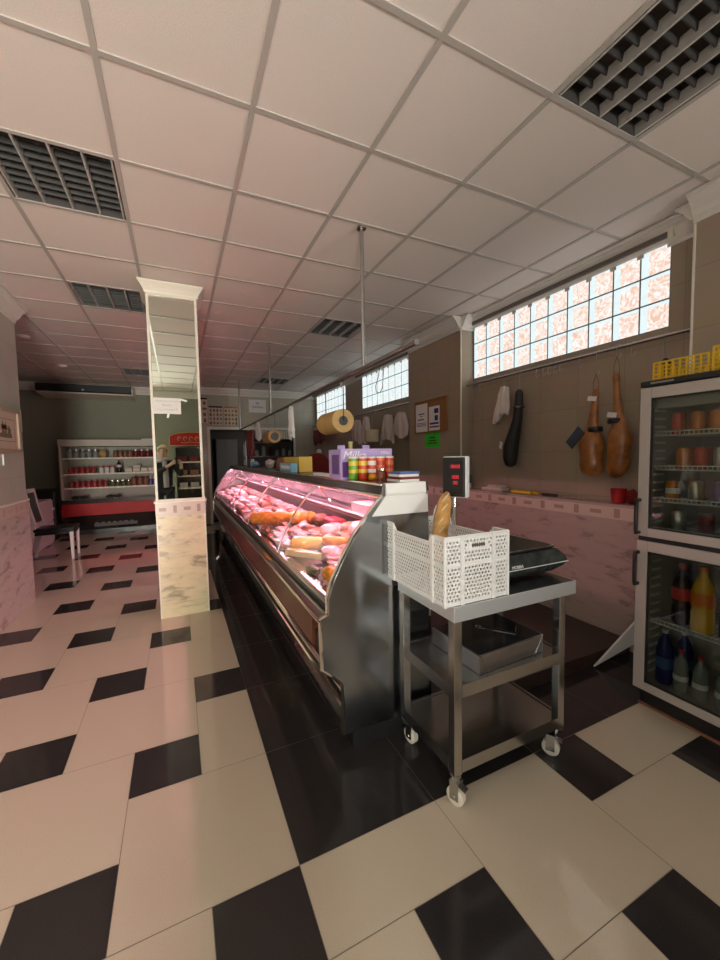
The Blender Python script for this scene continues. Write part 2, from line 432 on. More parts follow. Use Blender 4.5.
bm = NB(); bx(bm, XA - .1, XA, 5.2, YA + .12, 0, CEIL); bx(bm, XA, XL - .2, 5.02, 5.22, 0, CEIL); struct('wall_alcoveside', bm, 'green')
# left wall
LW0, LW1 = 5.22, YN
bm = NB()
SWY0, SWY1, SWZ0, SWZ1 = -1.7, .7, .7, 2.5        # added side window, unseen, made to let in fill daylight
for y0, y1, z0, z1 in [(SWY1, LW0, 0, CEIL), (YN, SWY0, 0, CEIL), (SWY0, SWY1, 0, SWZ0), (SWY0, SWY1, SWZ1, CEIL)]:
    bx(bm, XL - .2, XL, y0, y1, z0, z1)
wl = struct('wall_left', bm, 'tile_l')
bm = NB(); crown(bm, (XL, YN), (XL, LW0), (1, 0)); crown(bm, (XL - .2, LW0), (XL, LW0), (0, 1)); struct('trim_5', bm, 'crown', wl)
bm = NB(); bx(bm, XL, XL + .012, SWY1, LW0 + .012, 0, .97); bx(bm, XL - .2, XL, LW0, LW0 + .012, 0, .97); struct('wainscot', bm, 'marb_l', wl)
bm = NB(); bx(bm, XL, XL + .014, SWY1, LW0 + .014, .97, 1.08)
k = 0; y = LW0 - .06
while y > SWY1:
    w, h = ((.02, .05), (.045, .02))[k % 2]
    bx(bm, XL + .014, XL + .0155, y - w, y + w, 1.025 - h * .7, 1.025 + h * .7, 1); y -= .15; k += 1
struct('wainscot_border', bm, ['bord', 'motif'], wl)
bm = NB(); bx(bm, XL, XL + .022, SWY1, LW0 + .02, 1.08, 1.095); struct('wainscot_ledge', bm, 'white', wl)
bm = NB()
for y in (SWY0, (SWY0 + SWY1) / 2, SWY1): bx(bm, XL - .14, XL - .06, y - .03, y + .03, SWZ0, SWZ1)
for z in (SWZ0, SWZ1): bx(bm, XL - .14, XL - .06, SWY0, SWY1, z - .03, z + .03)
w4 = struct('window_4', bm, 'steeld')  # frame of the added side window, there for the fill lamp
# wall behind the camera, with the glazed shop door
bm = NB()
FDX0, FDX1, FDZ = -1.36, -.40, 2.25
QX0, QX1, QZ0, QZ1 = 1.65, 2.95, 1.25, 2.5  # added front window, unseen; sill raised to keep light off the right floor
for x0, x1, z0, z1 in [(XL - .2, FDX0, 0, CEIL), (FDX1, QX0, 0, CEIL), (QX1, XR + th, 0, CEIL), (QX0, QX1, 0, QZ0), (QX0, QX1, QZ1, CEIL), (FDX0, FDX1, FDZ, CEIL)]: bx(bm, x0, x1, YN - .12, YN, z0, z1)
wf = struct('wall_front', bm, 'green')
bm = NB(); crown(bm, (XL, YN), (XR, YN), (0, 1)); struct('trim_6', bm, 'crown', wf)
bm = NB()
for x in (FDX0 + .03, FDX1 - .03): bx(bm, x - .03, x + .03, YN - .1, YN - .04, 0, FDZ)
for z in (.06, 1.0, FDZ - .03): bx(bm, FDX0, FDX1, YN - .1, YN - .04, z - .03, z + .03)
struct('door_2', bm, 'steeld')
bm = NB()
for x in (QX0 + .025, (QX0 + QX1) / 2, QX1 - .025): bx(bm, x - .025, x + .025, YN - .09, YN - .04, QZ0, QZ1)
for z in (QZ0 + .025, QZ1 - .025): bx(bm, QX0, QX1, YN - .09, YN - .04, z - .025, z + .025)
struct('window_5', bm, 'steeld')  # frame of the added front window

# column with a mirror
CLX0, CLX1, CLY0, CLY1 = -.192, .226, 4.005, 4.42
bm = NB(); bx(bm, CLX0, CLX1, CLY0 + .002, CLY1, 0, CEIL)
cl = struct('column', bm, 'tile_l')
bm = NB(); bx(bm, CLX0 - .004, CLX1 + .004, CLY0 - .008, CLY1 + .008, 0, .13); bx(bm, CLX0 - .004, CLX1 + .004, CLY0 - .008, CLY1 + .008, .133, .965); struct('column_marble', bm, 'marb_c', cl)
bm = NB(); bx(bm, CLX0 - .006, CLX1 + .006, CLY0 - .010, CLY1 + .010, .965, 1.085)
for k, x in enumerate((-.14, -.035, .07, .17)):
    w, h = ((.03, .016), (.015, .035))[k % 2]
    bx(bm, x - w, x + w, CLY0 - .0115, CLY0 - .01, 1.025 - h, 1.025 + h, 1)
struct('column_border', bm, ['bord', 'motif'], cl)
bm = NB()
for x in (CLX0 - .004, CLX1 - .008): bx(bm, x, x + .012, CLY0 - .0105, CLY0 - .002, .0, .965)
bx(bm, CLX0 - .016, CLX1 + .016, CLY0 - .02, CLY1 + .02, 1.085, 1.105)
struct('column_bead', bm, 'white', cl)
bm = NB()
bx(bm, CLX0, CLX0 + .022, CLY0 - .016, CLY0 + .002, 1.105, 2.99); bx(bm, CLX1 - .022, CLX1, CLY0 - .016, CLY0 + .002, 1.105, 2.99)
bx(bm, CLX0 + .022, CLX1 - .022, CLY0 - .016, CLY0 + .002, 2.955, 2.99); bx(bm, CLX0 + .022, CLX1 - .022, CLY0 - .016, CLY0 + .002, 1.105, 1.12)
struct('mirror_frame', bm, 'white', cl, bevel=.003)
bm = NB(); bx(bm, CLX0 + .02, CLX1 - .02, CLY0 - .006, CLY0 - .001, 1.11, 2.965); struct('mirror_glass', bm, 'mirror', cl)
bm = NB()
e = .058
prof = [(.0, -.10), (.010, -.10), (.014, -.08), (.028, -.055), (.045, -.03), (e, -.012), (e, 0)]
prev = None
for d, z in prof:
    ring = [bm.verts.new((x, y, CEIL - .006 + z)) for x, y in ((CLX0 - d, CLY0 - .016 - d), (CLX1 + d, CLY0 - .016 - d), (CLX1 + d, CLY1 + d), (CLX0 - d, CLY1 + d))]
    if prev:
        for q in range(4): bm.faces.new((prev[q], prev[(q + 1) % 4], ring[(q + 1) % 4], ring[q]))
    prev = ring
struct('column_capital', bm, 'white', cl)

# raised boards behind the counter
bm = NB(); bx(bm, 1.30, WNS - .004, 1.69, 9.0, 0, .09)
tag(obj('duckboard_platform', bm, 'plat', bevel=.004), 'low dark brown platform on the floor between meat counter and tiled right wall', 'platform')
# ------------------------------------------------------------------ ceiling fittings
LT = {(3, -1): 'square louvred ceiling light nearest the viewer, above the drinks fridge side', (-1, 2): 'square louvred ceiling light in front of the mirrored column, at the left',
      (-1, 5): 'square louvred ceiling light just left of the mirrored column top', (3, 5): 'square louvred ceiling light over the near half of the meat counter',
      (3, 11): 'small far louvred ceiling light over the far end of the meat counter', (-1, 11): 'far louvred ceiling light near the air conditioner'}
M['louv'] = mat('louvre_metal', (.74, .71, .66), .3, .35); M['refl'] = mat('lamp_reflector', (.11, .10, .095), .6, .5); M['tubeoff'] = mat('unlit_tube', (.20, .195, .19), .3)
M['louvd'] = mat('louvre_cross', (.05, .047, .045), .5)
def fitting(ij):
    i, j = ij; x0, y0 = CX0 + P6 * i + .013, CY0 + P6 * j + .013; S = P6 - .026; z = CEIL
    t = thing('louvre_light', LT[ij], 'ceiling light', (x0 + S / 2, y0 + S / 2, z), group='louvred ceiling lights')
    b = NB(); bx(b, x0, x0 + S, y0, y0 + S, z + .09, z + .10)
    for a in (x0, x0 + S - .004): bx(b, a, a + .004, y0, y0 + S, z, z + .09)
    for a in (y0, y0 + S - .004): bx(b, x0, x0 + S, a, a + .004, z, z + .09)
    obj('housing', b, 'refl', t)
    p = S / 4
    for k in range(4):
        b = NB(); tube(b, [(x0 + p * (k + .5), y0 + .02, z + .072), (x0 + p * (k + .5), y0 + S - .02, z + .072)], .0125, 8); obj('lamp_tube', b, 'tubeoff', t, smooth=True)
    for k in range(5):
        b = NB(); x = x0 + p * k + (.012 if k == 0 else -.012 if k == 4 else 0)
        prism(b, [(x - .0045, z - .004), (x + .0045, z - .004), (x + .006, z + .05), (x - .006, z + .05)], 'Y', y0 + .004, y0 + S - .004); obj('louvre_rib', b, 'louv', t)
    b = NB()
    for k in range(1, 9):
        y = y0 + S * k / 9
        prism(b, [(y - .003, z + .022), (y + .003, z + .022), (y + .009, z + .05), (y - .009, z + .05)], 'X', x0 + .01, x0 + S - .01)
    obj('cross_blades', b, 'louvd', t)
for q in sorted(LIGHTS): fitting(q)
for x, y, l in [(-1.69, 6.32, 'round white ceiling vent over the chair, the nearer of two at far left'), (-1.66, 8.02, 'round white ceiling vent near the air conditioner, the farther of two')]:
    b = NB(); lathe(b, [(.01, -.030), (.035, -.030), (.045, -.024), (.066, -.012), (.075, 0), (.075, 0.004)], (x, y, CEIL - .004), 20)
    tag(obj('ceiling_vent', b, 'crown', smooth=True), l, 'ceiling vent', 'round ceiling vents')
# air conditioner on the alcove wall
ax0, ax1 = -2.36, -.76
t = thing('air_conditioner', 'long white air conditioner hung high on the green alcove wall', 'air conditioner', ((ax0 + ax1) / 2, YA - .35, 2.80))
b = NB(); prism(b, [(YA, 2.98), (YA - .60, 2.98), (YA - .68, 2.93), (YA - .68, 2.91), (YA - .60, 2.80), (YA, 2.76)], 'X', ax0, ax1); obj('housing', b, 'white', t, bevel=.01)
b = NB(); prism(b, [(YA - .665, 2.972), (YA - .692, 2.962), (YA - .692, 2.84), (YA - .655, 2.82)], 'X', ax0 + .02, ax1 - .02); obj('outlet_grille', b, 'blackp', t, label='black outlet grille')
b = NB(); tube(b, [(-1.6, YA - .70, 2.865), (-1.6, YA - .68, 2.865)], .02, 10); obj('badge', b, 'steeld', t)

# ------------------------------------------------------------------ the meat counter
CY0c, CY1c = 1.72, 7.90
t = thing('meat_counter', 'long curved-glass meat display counter with steel end and pink lights', 'display counter', (.95, 4.8, 0))
GLP = [(.634, .805), (.66, .882), (.716, .987), (.784, 1.098), (.868, 1.20), (.945, 1.282)]        # glass profile (x, z)
b = NB(); bx(b, .752, 1.24, CY0c + .01, CY1c - .02, 0, .11); obj('plinth', b, 'blackp', t)
b = NB(); prism(b, [(.715, .11), (.705, .36), (.69, .385), (.612, .455), (.612, .60), (1.24, .60), (1.24, .11)], 'Y', CY0c + .02, CY1c - .02); obj('lower_body', b, 'darkst', t)
b = NB(); prism(b, [(.60, .515), (.596, .52), (.596, .67), (.60, .675), (.64, .675), (.64, .515)], 'Y', CY0c + .16, CY1c - .02); obj('front_panel', b, 'wood', t, label='burgundy laminate front panel')
for nm, poly in [('chrome_bumper', [(.59, .462), (.584, .472), (.584, .502), (.592, .514), (.625, .514), (.625, .462)]),
                 ('chrome_edge', [(.588, .677), (.582, .690), (.586, .708), (.60, .714), (.652, .728), (.652, .70), (.62, .677)]),
                 ('chrome_skirt', [(.70, .262), (.692, .27), (.692, .345), (.700, .362), (.72, .362), (.72, .262)]),
                 ('chrome_skirt', [(.712, .15), (.700, .158), (.700, .225), (.708, .232), (.73, .232), (.73, .15)])]:
    b = NB(); prism(b, poly, 'Y', CY0c + .012, CY1c - .02); obj(nm, b, 'chrome', t, smooth=True)
b = NB(); prism(b, [(.652, .70), (.648, .76), (.66, .79), (.70, .79), (.70, .60), (.652, .60)], 'Y', CY0c + .02, CY1c - .02); obj('air_slot', b, 'blackp', t)
b = NB(); prism(b, [(.628, .772), (.622, .786), (.628, .808), (.652, .812), (.70, .80), (.70, .785), (.66, .772)], 'Y', CY0c + .012, CY1c - .01); obj('glass_rail', b, 'steel', t, smooth=True)
M['tray'] = mat('deck_steel', (.30, .28, .28), .45, .2)
b = NB(); prism(b, [(.70, .60), (.70, .790), (.745, .812), (1.19, .93), (1.24, .93), (1.24, .60)], 'Y', CY0c + .02, CY1c - .02); obj('deck', b, 'tray', t)
b = NB(); bx(b, 1.20, 1.215, CY0c + .02, CY1c - .02, .93, 1.030); bx(b, 1.20, 1.215, CY0c + .02, CY1c - .02, 1.105, 1.30); bx(b, 1.13, 1.20, CY0c + .02, CY1c - .02, 1.108, 1.116); obj('rear_frame_light_stop', b, 'blackp', t)  # rear frame, plus an added shelf strip that stops the upper lamps' light
b = NB()
for k in range(6): bx(b, 1.205, 1.211, CY0c + .03 + k * 1.02, CY0c + 1.0 + k * 1.02, 1.030, 1.105)
obj('sliding_door', b, 'glass', t)
b = NB(); prism(b, [(.935, 1.282), (.930, 1.297), (.930, 1.336), (.938, 1.346), (1.205, 1.346), (1.215, 1.30), (.97, 1.300)], 'Y', CY0c - .005, CY1c); obj('top_shelf', b, 'darkst', t, bevel=.002)
b = NB(); tube(b, [(.930, CY0c + .01, 1.284), (.930, CY1c - .01, 1.284)], .011, 10); obj('top_rail', b, 'chrome', t, smooth=True)
b = NB(); tube(b, [(.927, CY0c + .01, 1.342), (.927, CY1c - .01, 1.342)], .006, 8); obj('top_edge', b, 'chrome', t, smooth=True)
b = NB(); strip(b, [(1.015, 1.118), (1.20, 1.118)], 'Y', CY0c + .02, CY1c - .02, .008); obj('inner_shelf', b, 'glass', t)
b = NB(); prism(b, [(1.0, 1.10), (.992, 1.112), (.992, 1.128), (1.0, 1.134), (1.02, 1.134), (1.02, 1.10)], 'Y', CY0c + .02, CY1c - .02); obj('inner_shelf_edge', b, mat('shelf_edge', (.30, .24, .24), .4), t)
# strip lamps under the top shelf
k = 0; y = CY0c + .1
while y < CY1c - .5:
    b = NB(); tube(b, [(1.00, y, 1.286), (1.00, y + 1.12, 1.286)], .010, 8); obj('strip_lamp', b, 'pink', t, smooth=True)
    b = NB(); tube(b, [(1.034, y, 1.100), (1.034, y + 1.12, 1.100)], .008, 8); obj('shelf_lamp', b, 'pink2', t, smooth=True); y += 1.21
# end panels
EP = [(.720, .10), (.702, .10), (.704, .358), (.687, .383), (.597, .461), (.592, .709), (.632, .725), (.630, .803), (.655, .884), (.711, .990), (.779, 1.102), (.863, 1.205), (.945, 1.29), (.945, 1.346), (1.19, 1.346), (1.203, 1.30), (1.213, 1.24), (1.215, 1.14), (1.215, .10)]
M['endst'] = mat('end_panel_steel', (.32, .33, .34), .2, 1., bump=.03, bscale=5.)
for y0, y1 in ((CY0c, CY0c + .022), (CY1c - .022, CY1c)):
    b = NB(); prism(b, EP, 'Y', y0, y1); obj('end_panel', b, 'endst', t, bevel=.004)
    b = NB(); tube(b, [(p[0] - .002, y0 + .011, p[1]) for p in EP[1:14]], .0125, 8); obj('end_trim', b, 'chrome', t, smooth=True)
b = NB()
prism(b, [(CY0c - .012, 1.285), (CY0c - .016, 1.30), (CY0c - .012, 1.350), (CY0c + .02, 1.350), (CY0c + .02, 1.285)], 'X', .948, 1.19)
A = [(.87, CY0c - .002, 1.185), (1.212, CY0c - .002, 1.185), (1.205, CY0c - .008, 1.285), (.95, CY0c - .008, 1.285)]
Bq = [(p[0], CY0c + .015, p[2]) for p in A]
va = [b.verts.new(p) for p in A]; vb = [b.verts.new(p) for p in Bq]
b.faces.new(va); b.faces.new(vb[::-1])
for q in range(4): b.faces.new((va[q], vb[q], vb[(q + 1) % 4], va[(q + 1) % 4]))
obj('end_cap', b, 'plast', t, label='white end cap', bevel=.003)
POSTS = [CY0c + .03, 2.76, 4.06, 5.36, 6.66, CY1c - .03]
for y0, y1 in zip(POSTS, POSTS[1:]):
    b = NB(); strip(b, GLP, 'Y', y0 + .006, y1 - .006, .006); obj('glass_pane', b, 'glass', t, smooth=True)
for y in POSTS[1:-1]:
    b = NB(); tube(b, [(x - .004, y, z) for x, z in GLP], .0075, 8); obj('glass_clamp', b, 'chrome', t, smooth=True)
    b = NB(); tube(b, [(.942, y, 1.278), (1.0, y + .01, 1.21), (1.06, y + .02, 1.15)], .006, 8); lathe(b, [(.016, -.012), (.016, .012)], (.938, y, 1.279), 12, axis='Y'); obj('hinge_strut', b, 'chrome', t, smooth=True)

# ------------------------------------------------------------------ what lies in the counter
MT = dict(
    pork=mat('pork', (.74, .35, .34), .35, var=.3, vscale=35, coat=.3), beef=mat('beef', (.40, .07, .07), .35, var=.45, vscale=40, coat=.3),
    ham=mat('cooked_ham', (.80, .46, .46), .35, var=.18, vscale=25, coat=.3), fat=mat('fat', (.86, .76, .70), .4, var=.1), chor=mat('chorizo', (.50, .10, .03), .4, var=.35, vscale=50),
    loin=mat('orange_loin', (.78, .30, .05), .4, var=.3, vscale=30), chs=mat('cheese', (.88, .62, .14), .4, var=.1), chw=mat('white_cheese', (.86, .74, .42), .4),
    brn=mat('brown_cured', (.28, .12, .07), .45, var=.3, vscale=30), grn=mat('herb_green', (.10, .14, .06), .5, var=.4, vscale=60), brick=mat('dark_ham', (.36, .05, .07), .4), orange=mat('orange_pack', (.90, .36, .02), .35, var=.3, vscale=60),
    card=M['paper'], tray=M['plast'])
M.update(MT)
def deckz(x): return .812 + (x - .745) * (.118 / .445) if x > .745 else .79 + max(0, x - .70) * .49
def ribs(bm, c, L, r, rot, seg=10, mi=0, lump=.12, sd=0):
    """a sausage or tied roast lying down"""
    pts, rs = [], []
    n = 12
    for i in range(n + 1):
        u = i / n * 2 - 1
        pts.append((c[0] + math.cos(rot) * u * L, c[1] + math.sin(rot) * u * L, c[2] + r))
        e = (1 - abs(u) ** 6) ** .5 if abs(u) < 1 else .0
        rs.append(max(.004, r * e * (1 + lump * math.sin(i * 2.2 + sd))))
    tube(bm, pts, rs, seg, mi)
def steak(bm, c, rx, ry, h, sd, rot):
    n = 14; top, bot = [], []
    for i in range(n):
        a = 2 * PI * i / n; k = 1 + .22 * mn.noise(Vector((math.cos(a) + sd * 2.3, math.sin(a), sd)))
        x, y = rx * k * math.cos(a), ry * k * math.sin(a)
        x, y = x * math.cos(rot) - y * math.sin(rot), x * math.sin(rot) + y * math.cos(rot)
        bot.append((c[0] + x, c[1] + y)); top.append((c[0] + x * .93, c[1] + y * .93))
    Bv = [bm.verts.new((p[0], p[1], c[2])) for p in bot]; Mv = [bm.verts.new((p[0], p[1], c[2] + h * .7)) for p in bot]; Tv = [bm.verts.new((p[0], p[1], c[2] + h)) for p in top]
    for q in range(n):
        k = (q + 1) % n
        f1 = bm.faces.new((Bv[q], Bv[k], Mv[k], Mv[q])); f1.material_index = 1
        f2 = bm.faces.new((Mv[q], Mv[k], Tv[k], Tv[q])); f2.material_index = 1
    bm.faces.new(Tv); bm.faces.new(Bv[::-1])
def wedge(bm, c, L, W, h, rot):
    P3 = [(-L, -W), (L, 0), (-L, W)]
    q = [(c[0] + x * math.cos(rot) - y * math.sin(rot), c[1] + x * math.sin(rot) + y * math.cos(rot)) for x, y in P3]
    prism(bm, q, 'Z', c[2], c[2] + h)
def one(name, build, mats, lab, cat, group=None, bevel=0, smooth=True):
    b = NB(); build(b); return tag(obj(name, b, mats, smooth=smooth, bevel=bevel), lab, cat, group)
# --- pieces one can single out at the near end
D = lambda x, y, h=0: (x, y, deckz(x) + h)
one('snack_bag', lambda b: (blob(b, D(.735, 1.93, .045), (.05, .075, .045), 3, .3, 3), ), 'orange', 'crumpled orange bag at the near front corner of the meat counter', 'snack')
one('cheese_wedge', lambda b: wedge(b, D(.76, 2.34, .03), .13, .035, .035, -1.0), 'chw', 'long pale cheese wedge pointing to the viewer in the meat counter front', 'cheese')
one('cheese_wedge', lambda b: wedge(b, D(.735, 2.50, .02), .11, .045, .04, -1.0), 'chw', 'broad pale cheese wedge left of the pointed one in the meat counter', 'cheese')
one('cheese_block', lambda b: ribs(b, D(.80, 2.56, .02), .13, .045, -.5, lump=.05), 'chs', 'golden yellow cheese log behind the pale wedges in the meat counter', 'cheese')
one('cheese_block', lambda b: ribs(b, D(.94, 2.40, .03), .10, .03, -.75, lump=.05), 'loin', 'slim orange loin beside the golden cheese log in the meat counter', 'cheese')
one('ham_slices', lambda b: [steak(b, D(.83 + .02 * k, 2.10 + .05 * k, .012 * k), .07, .055, .012, k, .4) for k in range(4)], ['ham', 'fat'], 'fanned pink ham slices beside the end panel inside the meat counter', 'ham', smooth=False)
one('cooked_ham', lambda b: blob(b, D(1.10, 2.34, .075), (.085, .11, .075), 5, .2), 'ham', 'round pink cooked ham near the steel end inside the meat counter', 'ham')
one('cooked_ham', lambda b: blob(b, D(1.00, 2.66, .06), (.07, .10, .06), 8, .25), 'ham', 'pink ham joint left of the round cooked ham in the meat counter', 'ham')
one('cured_ham', lambda b: (bx(b, 1.06, 1.18, 2.76, 2.98, deckz(1.12) + .0, deckz(1.12) + .09)), 'brick', 'dark red brick of cured ham at the back of the meat counter', 'ham', bevel=.02)
one('cured_ham', lambda b: blob(b, D(1.09, 3.13, .05), (.07, .09, .05), 11, .2), 'brn', 'brown cured ham piece beside the dark red ham brick', 'ham')
one('cured_ham', lambda b: blob(b, D(1.12, 2.58, .05), (.06, .09, .055), 12, .2), 'brn', 'brown rounded ham end between the round ham and the dark red brick', 'ham')
one('roast_loin', lambda b: ribs(b, D(.83, 3.55, .03), .30, .062, -.62), 'loin', 'long orange paprika loin lying across the middle of the meat counter', 'meat')
one('roast_loin', lambda b: ribs(b, D(.99, 3.30, .02), .13, .055, -.5), 'loin', 'short orange loin end right of the long paprika loin', 'meat')
one('herb_bunch', lambda b: blob(b, D(.70, 2.16, .03), (.035, .06, .03), 4, .5, 4), 'grn', 'small dark green herb bunch at the glass near the orange bag', 'herbs')
one('herb_bunch', lambda b: blob(b, D(.70, 3.52, .04), (.045, .10, .04), 6, .5, 4), 'brn', 'dark brown blood sausage heap at the glass beside the long paprika loin', 'sausage')
for k, (x, y) in enumerate([(.74, 3.08), (.80, 3.24), (.87, 2.95)]):
    T0 = thing('meat_tray', ['white tray of pink sliced meat nearest the glass, left of the pale cheese', 'white tray of sliced meat behind the one nearest the glass', 'white tray of pink fillets beside the pink ham joint'][k], 'meat tray', D(x, y, .012))
    b = NB(); bx(b, x - .075, x + .075, y - .11, y + .11, deckz(x) + .014, deckz(x) + .034); obj('tray', b, 'plast', T0, bevel=.008)
    for q in range(4):
        b = NB(); steak(b, (x, y - .075 + q * .05, deckz(x) + .034 + .003 * q), .055, .036, .02, k * 5 + q, .2); obj('meat_slice', b, ['pork', 'fat'], T0)
# --- counted heaps further along: each piece is its own object
ZONES = [(1.86, 2.0, 'near the steel end'), (2.75, 3.5, 'at the first clamp'), (3.75, 4.9, 'around the second clamp'), (4.9, 6.3, 'past the third clamp'), (6.3, 7.8, 'at the far end')]
rows = [(.732, 'front row'), (.835, 'second row'), (.95, 'third row'), (1.075, 'back row')]
KIND = dict(pork_cut=('pork', 'pink pork cut'), beef_cut=('beef', 'dark red beef cut'), ham_piece=('ham', 'pale pink ham piece'), sausage=('chor', 'red chorizo sausage'), bacon_slab=('fat', 'pale bacon slab'), cured_piece=('brn', 'brown cured meat piece'))
rnd = random.Random(11)
taken = [(.735, 1.93), (.745, 2.36), (.70, 2.5), (.80, 2.56), (.94, 2.4), (.86, 2.15), (1.10, 2.34), (1.0, 2.66), (1.12, 2.87), (1.09, 3.13), (1.12, 2.58), (.74, 3.08), (.80, 3.24), (.87, 2.95), (.70, 2.16), (.70, 3.52), (.99, 3.3), (.68, 3.66), (.76, 3.6), (.84, 3.54), (.92, 3.48), (1.0, 3.44)]
protos = {}
for ri, (rx, rname) in enumerate(rows):
    y = 1.86 + .05 * ri
    while y < 7.75:
        x = rx + rnd.uniform(-.015, .015); step = rnd.uniform(.17, .215)
        if any(abs(x - a) < .075 and abs(y - c) < .115 for a, c in taken): y += .05; continue
        zn = next((z for z in ZONES[::-1] if y >= z[0]), ZONES[0])[2]
        if 2.0 < y < 2.75: zn = 'near the steel end'
        kd = rnd.choice(['pork_cut', 'pork_cut', 'beef_cut', 'ham_piece', 'pork_cut', 'sausage', 'bacon_slab', 'ham_piece'] + (['beef_cut', 'cured_piece'] if y < 4.9 else ['pork_cut', 'beef_cut']))
        m, nm = KIND[kd]; sd = rnd.randint(0, 900); rot = rnd.uniform(-.7, .7)
        b = NB(); z = deckz(x)
        if kd == 'sausage': ribs(b, (x, y, z + .002), .075, .024, rot + .9, sd=sd); ms = [m]
        elif kd == 'bacon_slab':
            obox(b, (x, y, z + .028), (.045 * math.cos(rot), .045 * math.sin(rot), .011), (-.075 * math.sin(rot), .075 * math.cos(rot), 0), (0, 0, .022)); obox(b, (x, y, z + .053), (.044 * math.cos(rot), .044 * math.sin(rot), .011), (-.074 * math.sin(rot), .074 * math.cos(rot), 0), (0, 0, .006), 1); ms = ['fat', 'pork']
        elif kd in ('pork_cut', 'beef_cut') and sd % 3:
            for q in range(3): steak(b, (x + rnd.uniform(-.014, .014), y - .035 + .035 * q, z + .012 + .016 * q), .058, .074, .017, sd + q, rot + q * .5)
            ms = [m, 'fat']
        else: blob(b, (x, y, z + .038), (.056, .090, .046), sd, .5, 2.6, rot=rot); ms = [m, 'fat']
        g = '%ss, %s, %s' % (nm, rname, zn)
        tag(obj(kd, b, ms, smooth=kd not in ('bacon_slab',), bevel=0), '%s in the %s of the counter, %s' % (nm, rname, zn), 'sausage' if kd == 'sausage' else 'meat', g)
        y += step
# packets on the inner glass shelf near the end
for k, (y0, y1, c, l) in enumerate([(1.84, 2.06, 'orange', 'orange sausage packet on the inner glass shelf beside the steel end'), (2.09, 2.33, 'ham', 'pink sliced meat packet left of the orange packet on the inner shelf')]):
    b = NB(); bx(b, 1.03, 1.16, y0, y1, 1.122, 1.185); bx(b, 1.028, 1.162, y0 - .004, y1 + .004, 1.185, 1.190)
    tag(obj('meat_packet', b, c, bevel=.006), l, 'packet')
# price cards stuck in front of the meat
for k, y in enumerate((2.02, 3.3, 4.3, 4.9, 5.7)):
    b = NB(); obox(b, (.71, y, .842), (.004, 0, .024), (0, .036, 0), (.0008, 0, -.0002)); bx(b, .706, .712, y - .012, y + .012, .792, .830)
    tag(obj('price_card', b, 'paper'), ['white price card at the glass beside the orange bag', 'white price card at the glass by the trays of sliced meat', 'white price card at the glass just past the second glass clamp', 'white price card at the glass before the third glass clamp', 'white price card at the glass past the third glass clamp'][k], 'price card', 'price cards in the meat counter')

# ------------------------------------------------------------------ things on top of the counter
TZ = 1.3475
M['lilac'] = mat('lilac_card', (.48, .35, .70), .4); M['lilacd'] = mat('deep_purple_card', (.13, .05, .26), .4); M['tgrn'] = mat('tube_green', (.16, .42, .03), .3); M['tyel'] = mat('tube_yellow', (.80, .60, .05), .3); M['tred'] = mat('tube_red', (.70, .06, .02), .3)
M['torg'] = mat('tube_orange_red', (.85, .20, .08), .3); M['sky'] = mat('sky_blue_card', (.22, .52, .74), .4); M['ambox'] = mat('amber_box', (.80, .50, .05), .45); M['brbox'] = mat('brown_box', (.30, .14, .06), .5); M['navy'] = mat('navy_cover', (.06, .12, .38), .4)
t = thing('chocolate_display', 'purple chocolate display carton standing on the near end of the meat counter', 'display carton', (1.08, 2.3, TZ))
b = NB(); bx(b, .905, 1.265, 2.37, 2.40, TZ, 1.532); obj('carton_back', b, 'lilac', t, bevel=.002)
for x in (.905, 1.252): b = NB(); bx(b, x, x + .013, 2.20, 2.37, TZ, 1.532); obj('carton_side', b, 'lilac', t)
b = NB(); bx(b, .9042, .905, 2.225, 2.345, TZ + .03, 1.50); obj('side_window', b, 'lilacd', t)
b = NB(); bx(b, .918, 1.252, 2.20, 2.37, TZ, TZ + .012); bx(b, .905, 1.265, 2.195, 2.205, 1.455, 1.535); obj('carton_front', b, 'lilac', t)
b = NB(); bx(b, .92, 1.01, 2.21, 2.36, TZ + .013, 1.455); obj('purple_compartment', b, 'lilacd', t)
b = NB(); bx(b, 1.02, 1.25, 2.23, 2.36, TZ + .013, 1.45); obj('chocolate_bars', b, 'lilacd', t)
for x in (.985, 1.165): b = NB(); bx(b, x - .025, x + .025, 2.37, 2.385, 1.532, 1.562); obj('carton_tab', b, 'lilac', t)
text('logo', 'Milka', .075, 'paper', t, (.995, 2.1945, 1.494), (1, 0, 0), (0, 0, 1), shear=.3); text('logo', 'Milka', .032, 'paper', t, (1.215, 2.1945, 1.508), (1, 0, 0), (0, 0, 1), shear=.3)
tubes = [(.965, 'tgrn', 'tyel', 'green crisp tube with yellow top at the left of the row before the purple carton'), (1.028, 'tred', 'tyel', 'red crisp tube with yellow top, second from left'), (1.09, 'tred', 'paper', 'red crisp tube with pale band in the middle of the row'), (1.152, 'torg', 'tred', 'orange-red crisp tube, second from the right'), (1.214, 'tred', 'torg', 'red crisp tube at the right end of the row before the purple carton')]
for x, c1, c2, l in tubes:
    t2 = thing('crisp_tube', l, 'crisps', (x, 2.145, TZ), group='crisp tubes on the counter')
    b = NB(); lathe(b, [(.028, 0), (.029, .003), (.029, .04), (.029, .062), (.029, .085), (.029, .112), (.029, .128)], (x, 2.145, TZ), 18, mis=[0, 0, 1, 0, 1, 0, 1]); obj('can', b, [c1, c2], t2, smooth=True)
    b = NB(); lathe(b, [(.030, .128), (.030, .136), (.027, .139)], (x, 2.145, TZ), 18); obj('lid', b, 'paper', t2, smooth=True)
one('candy_bag', lambda b: blob(b, (1.03, 2.02, TZ + .018), (.028, .022, .018), 2, .3, 3, flat=-.017), 'orange', 'small orange sweet lying before the red crisp tubes', 'candy')
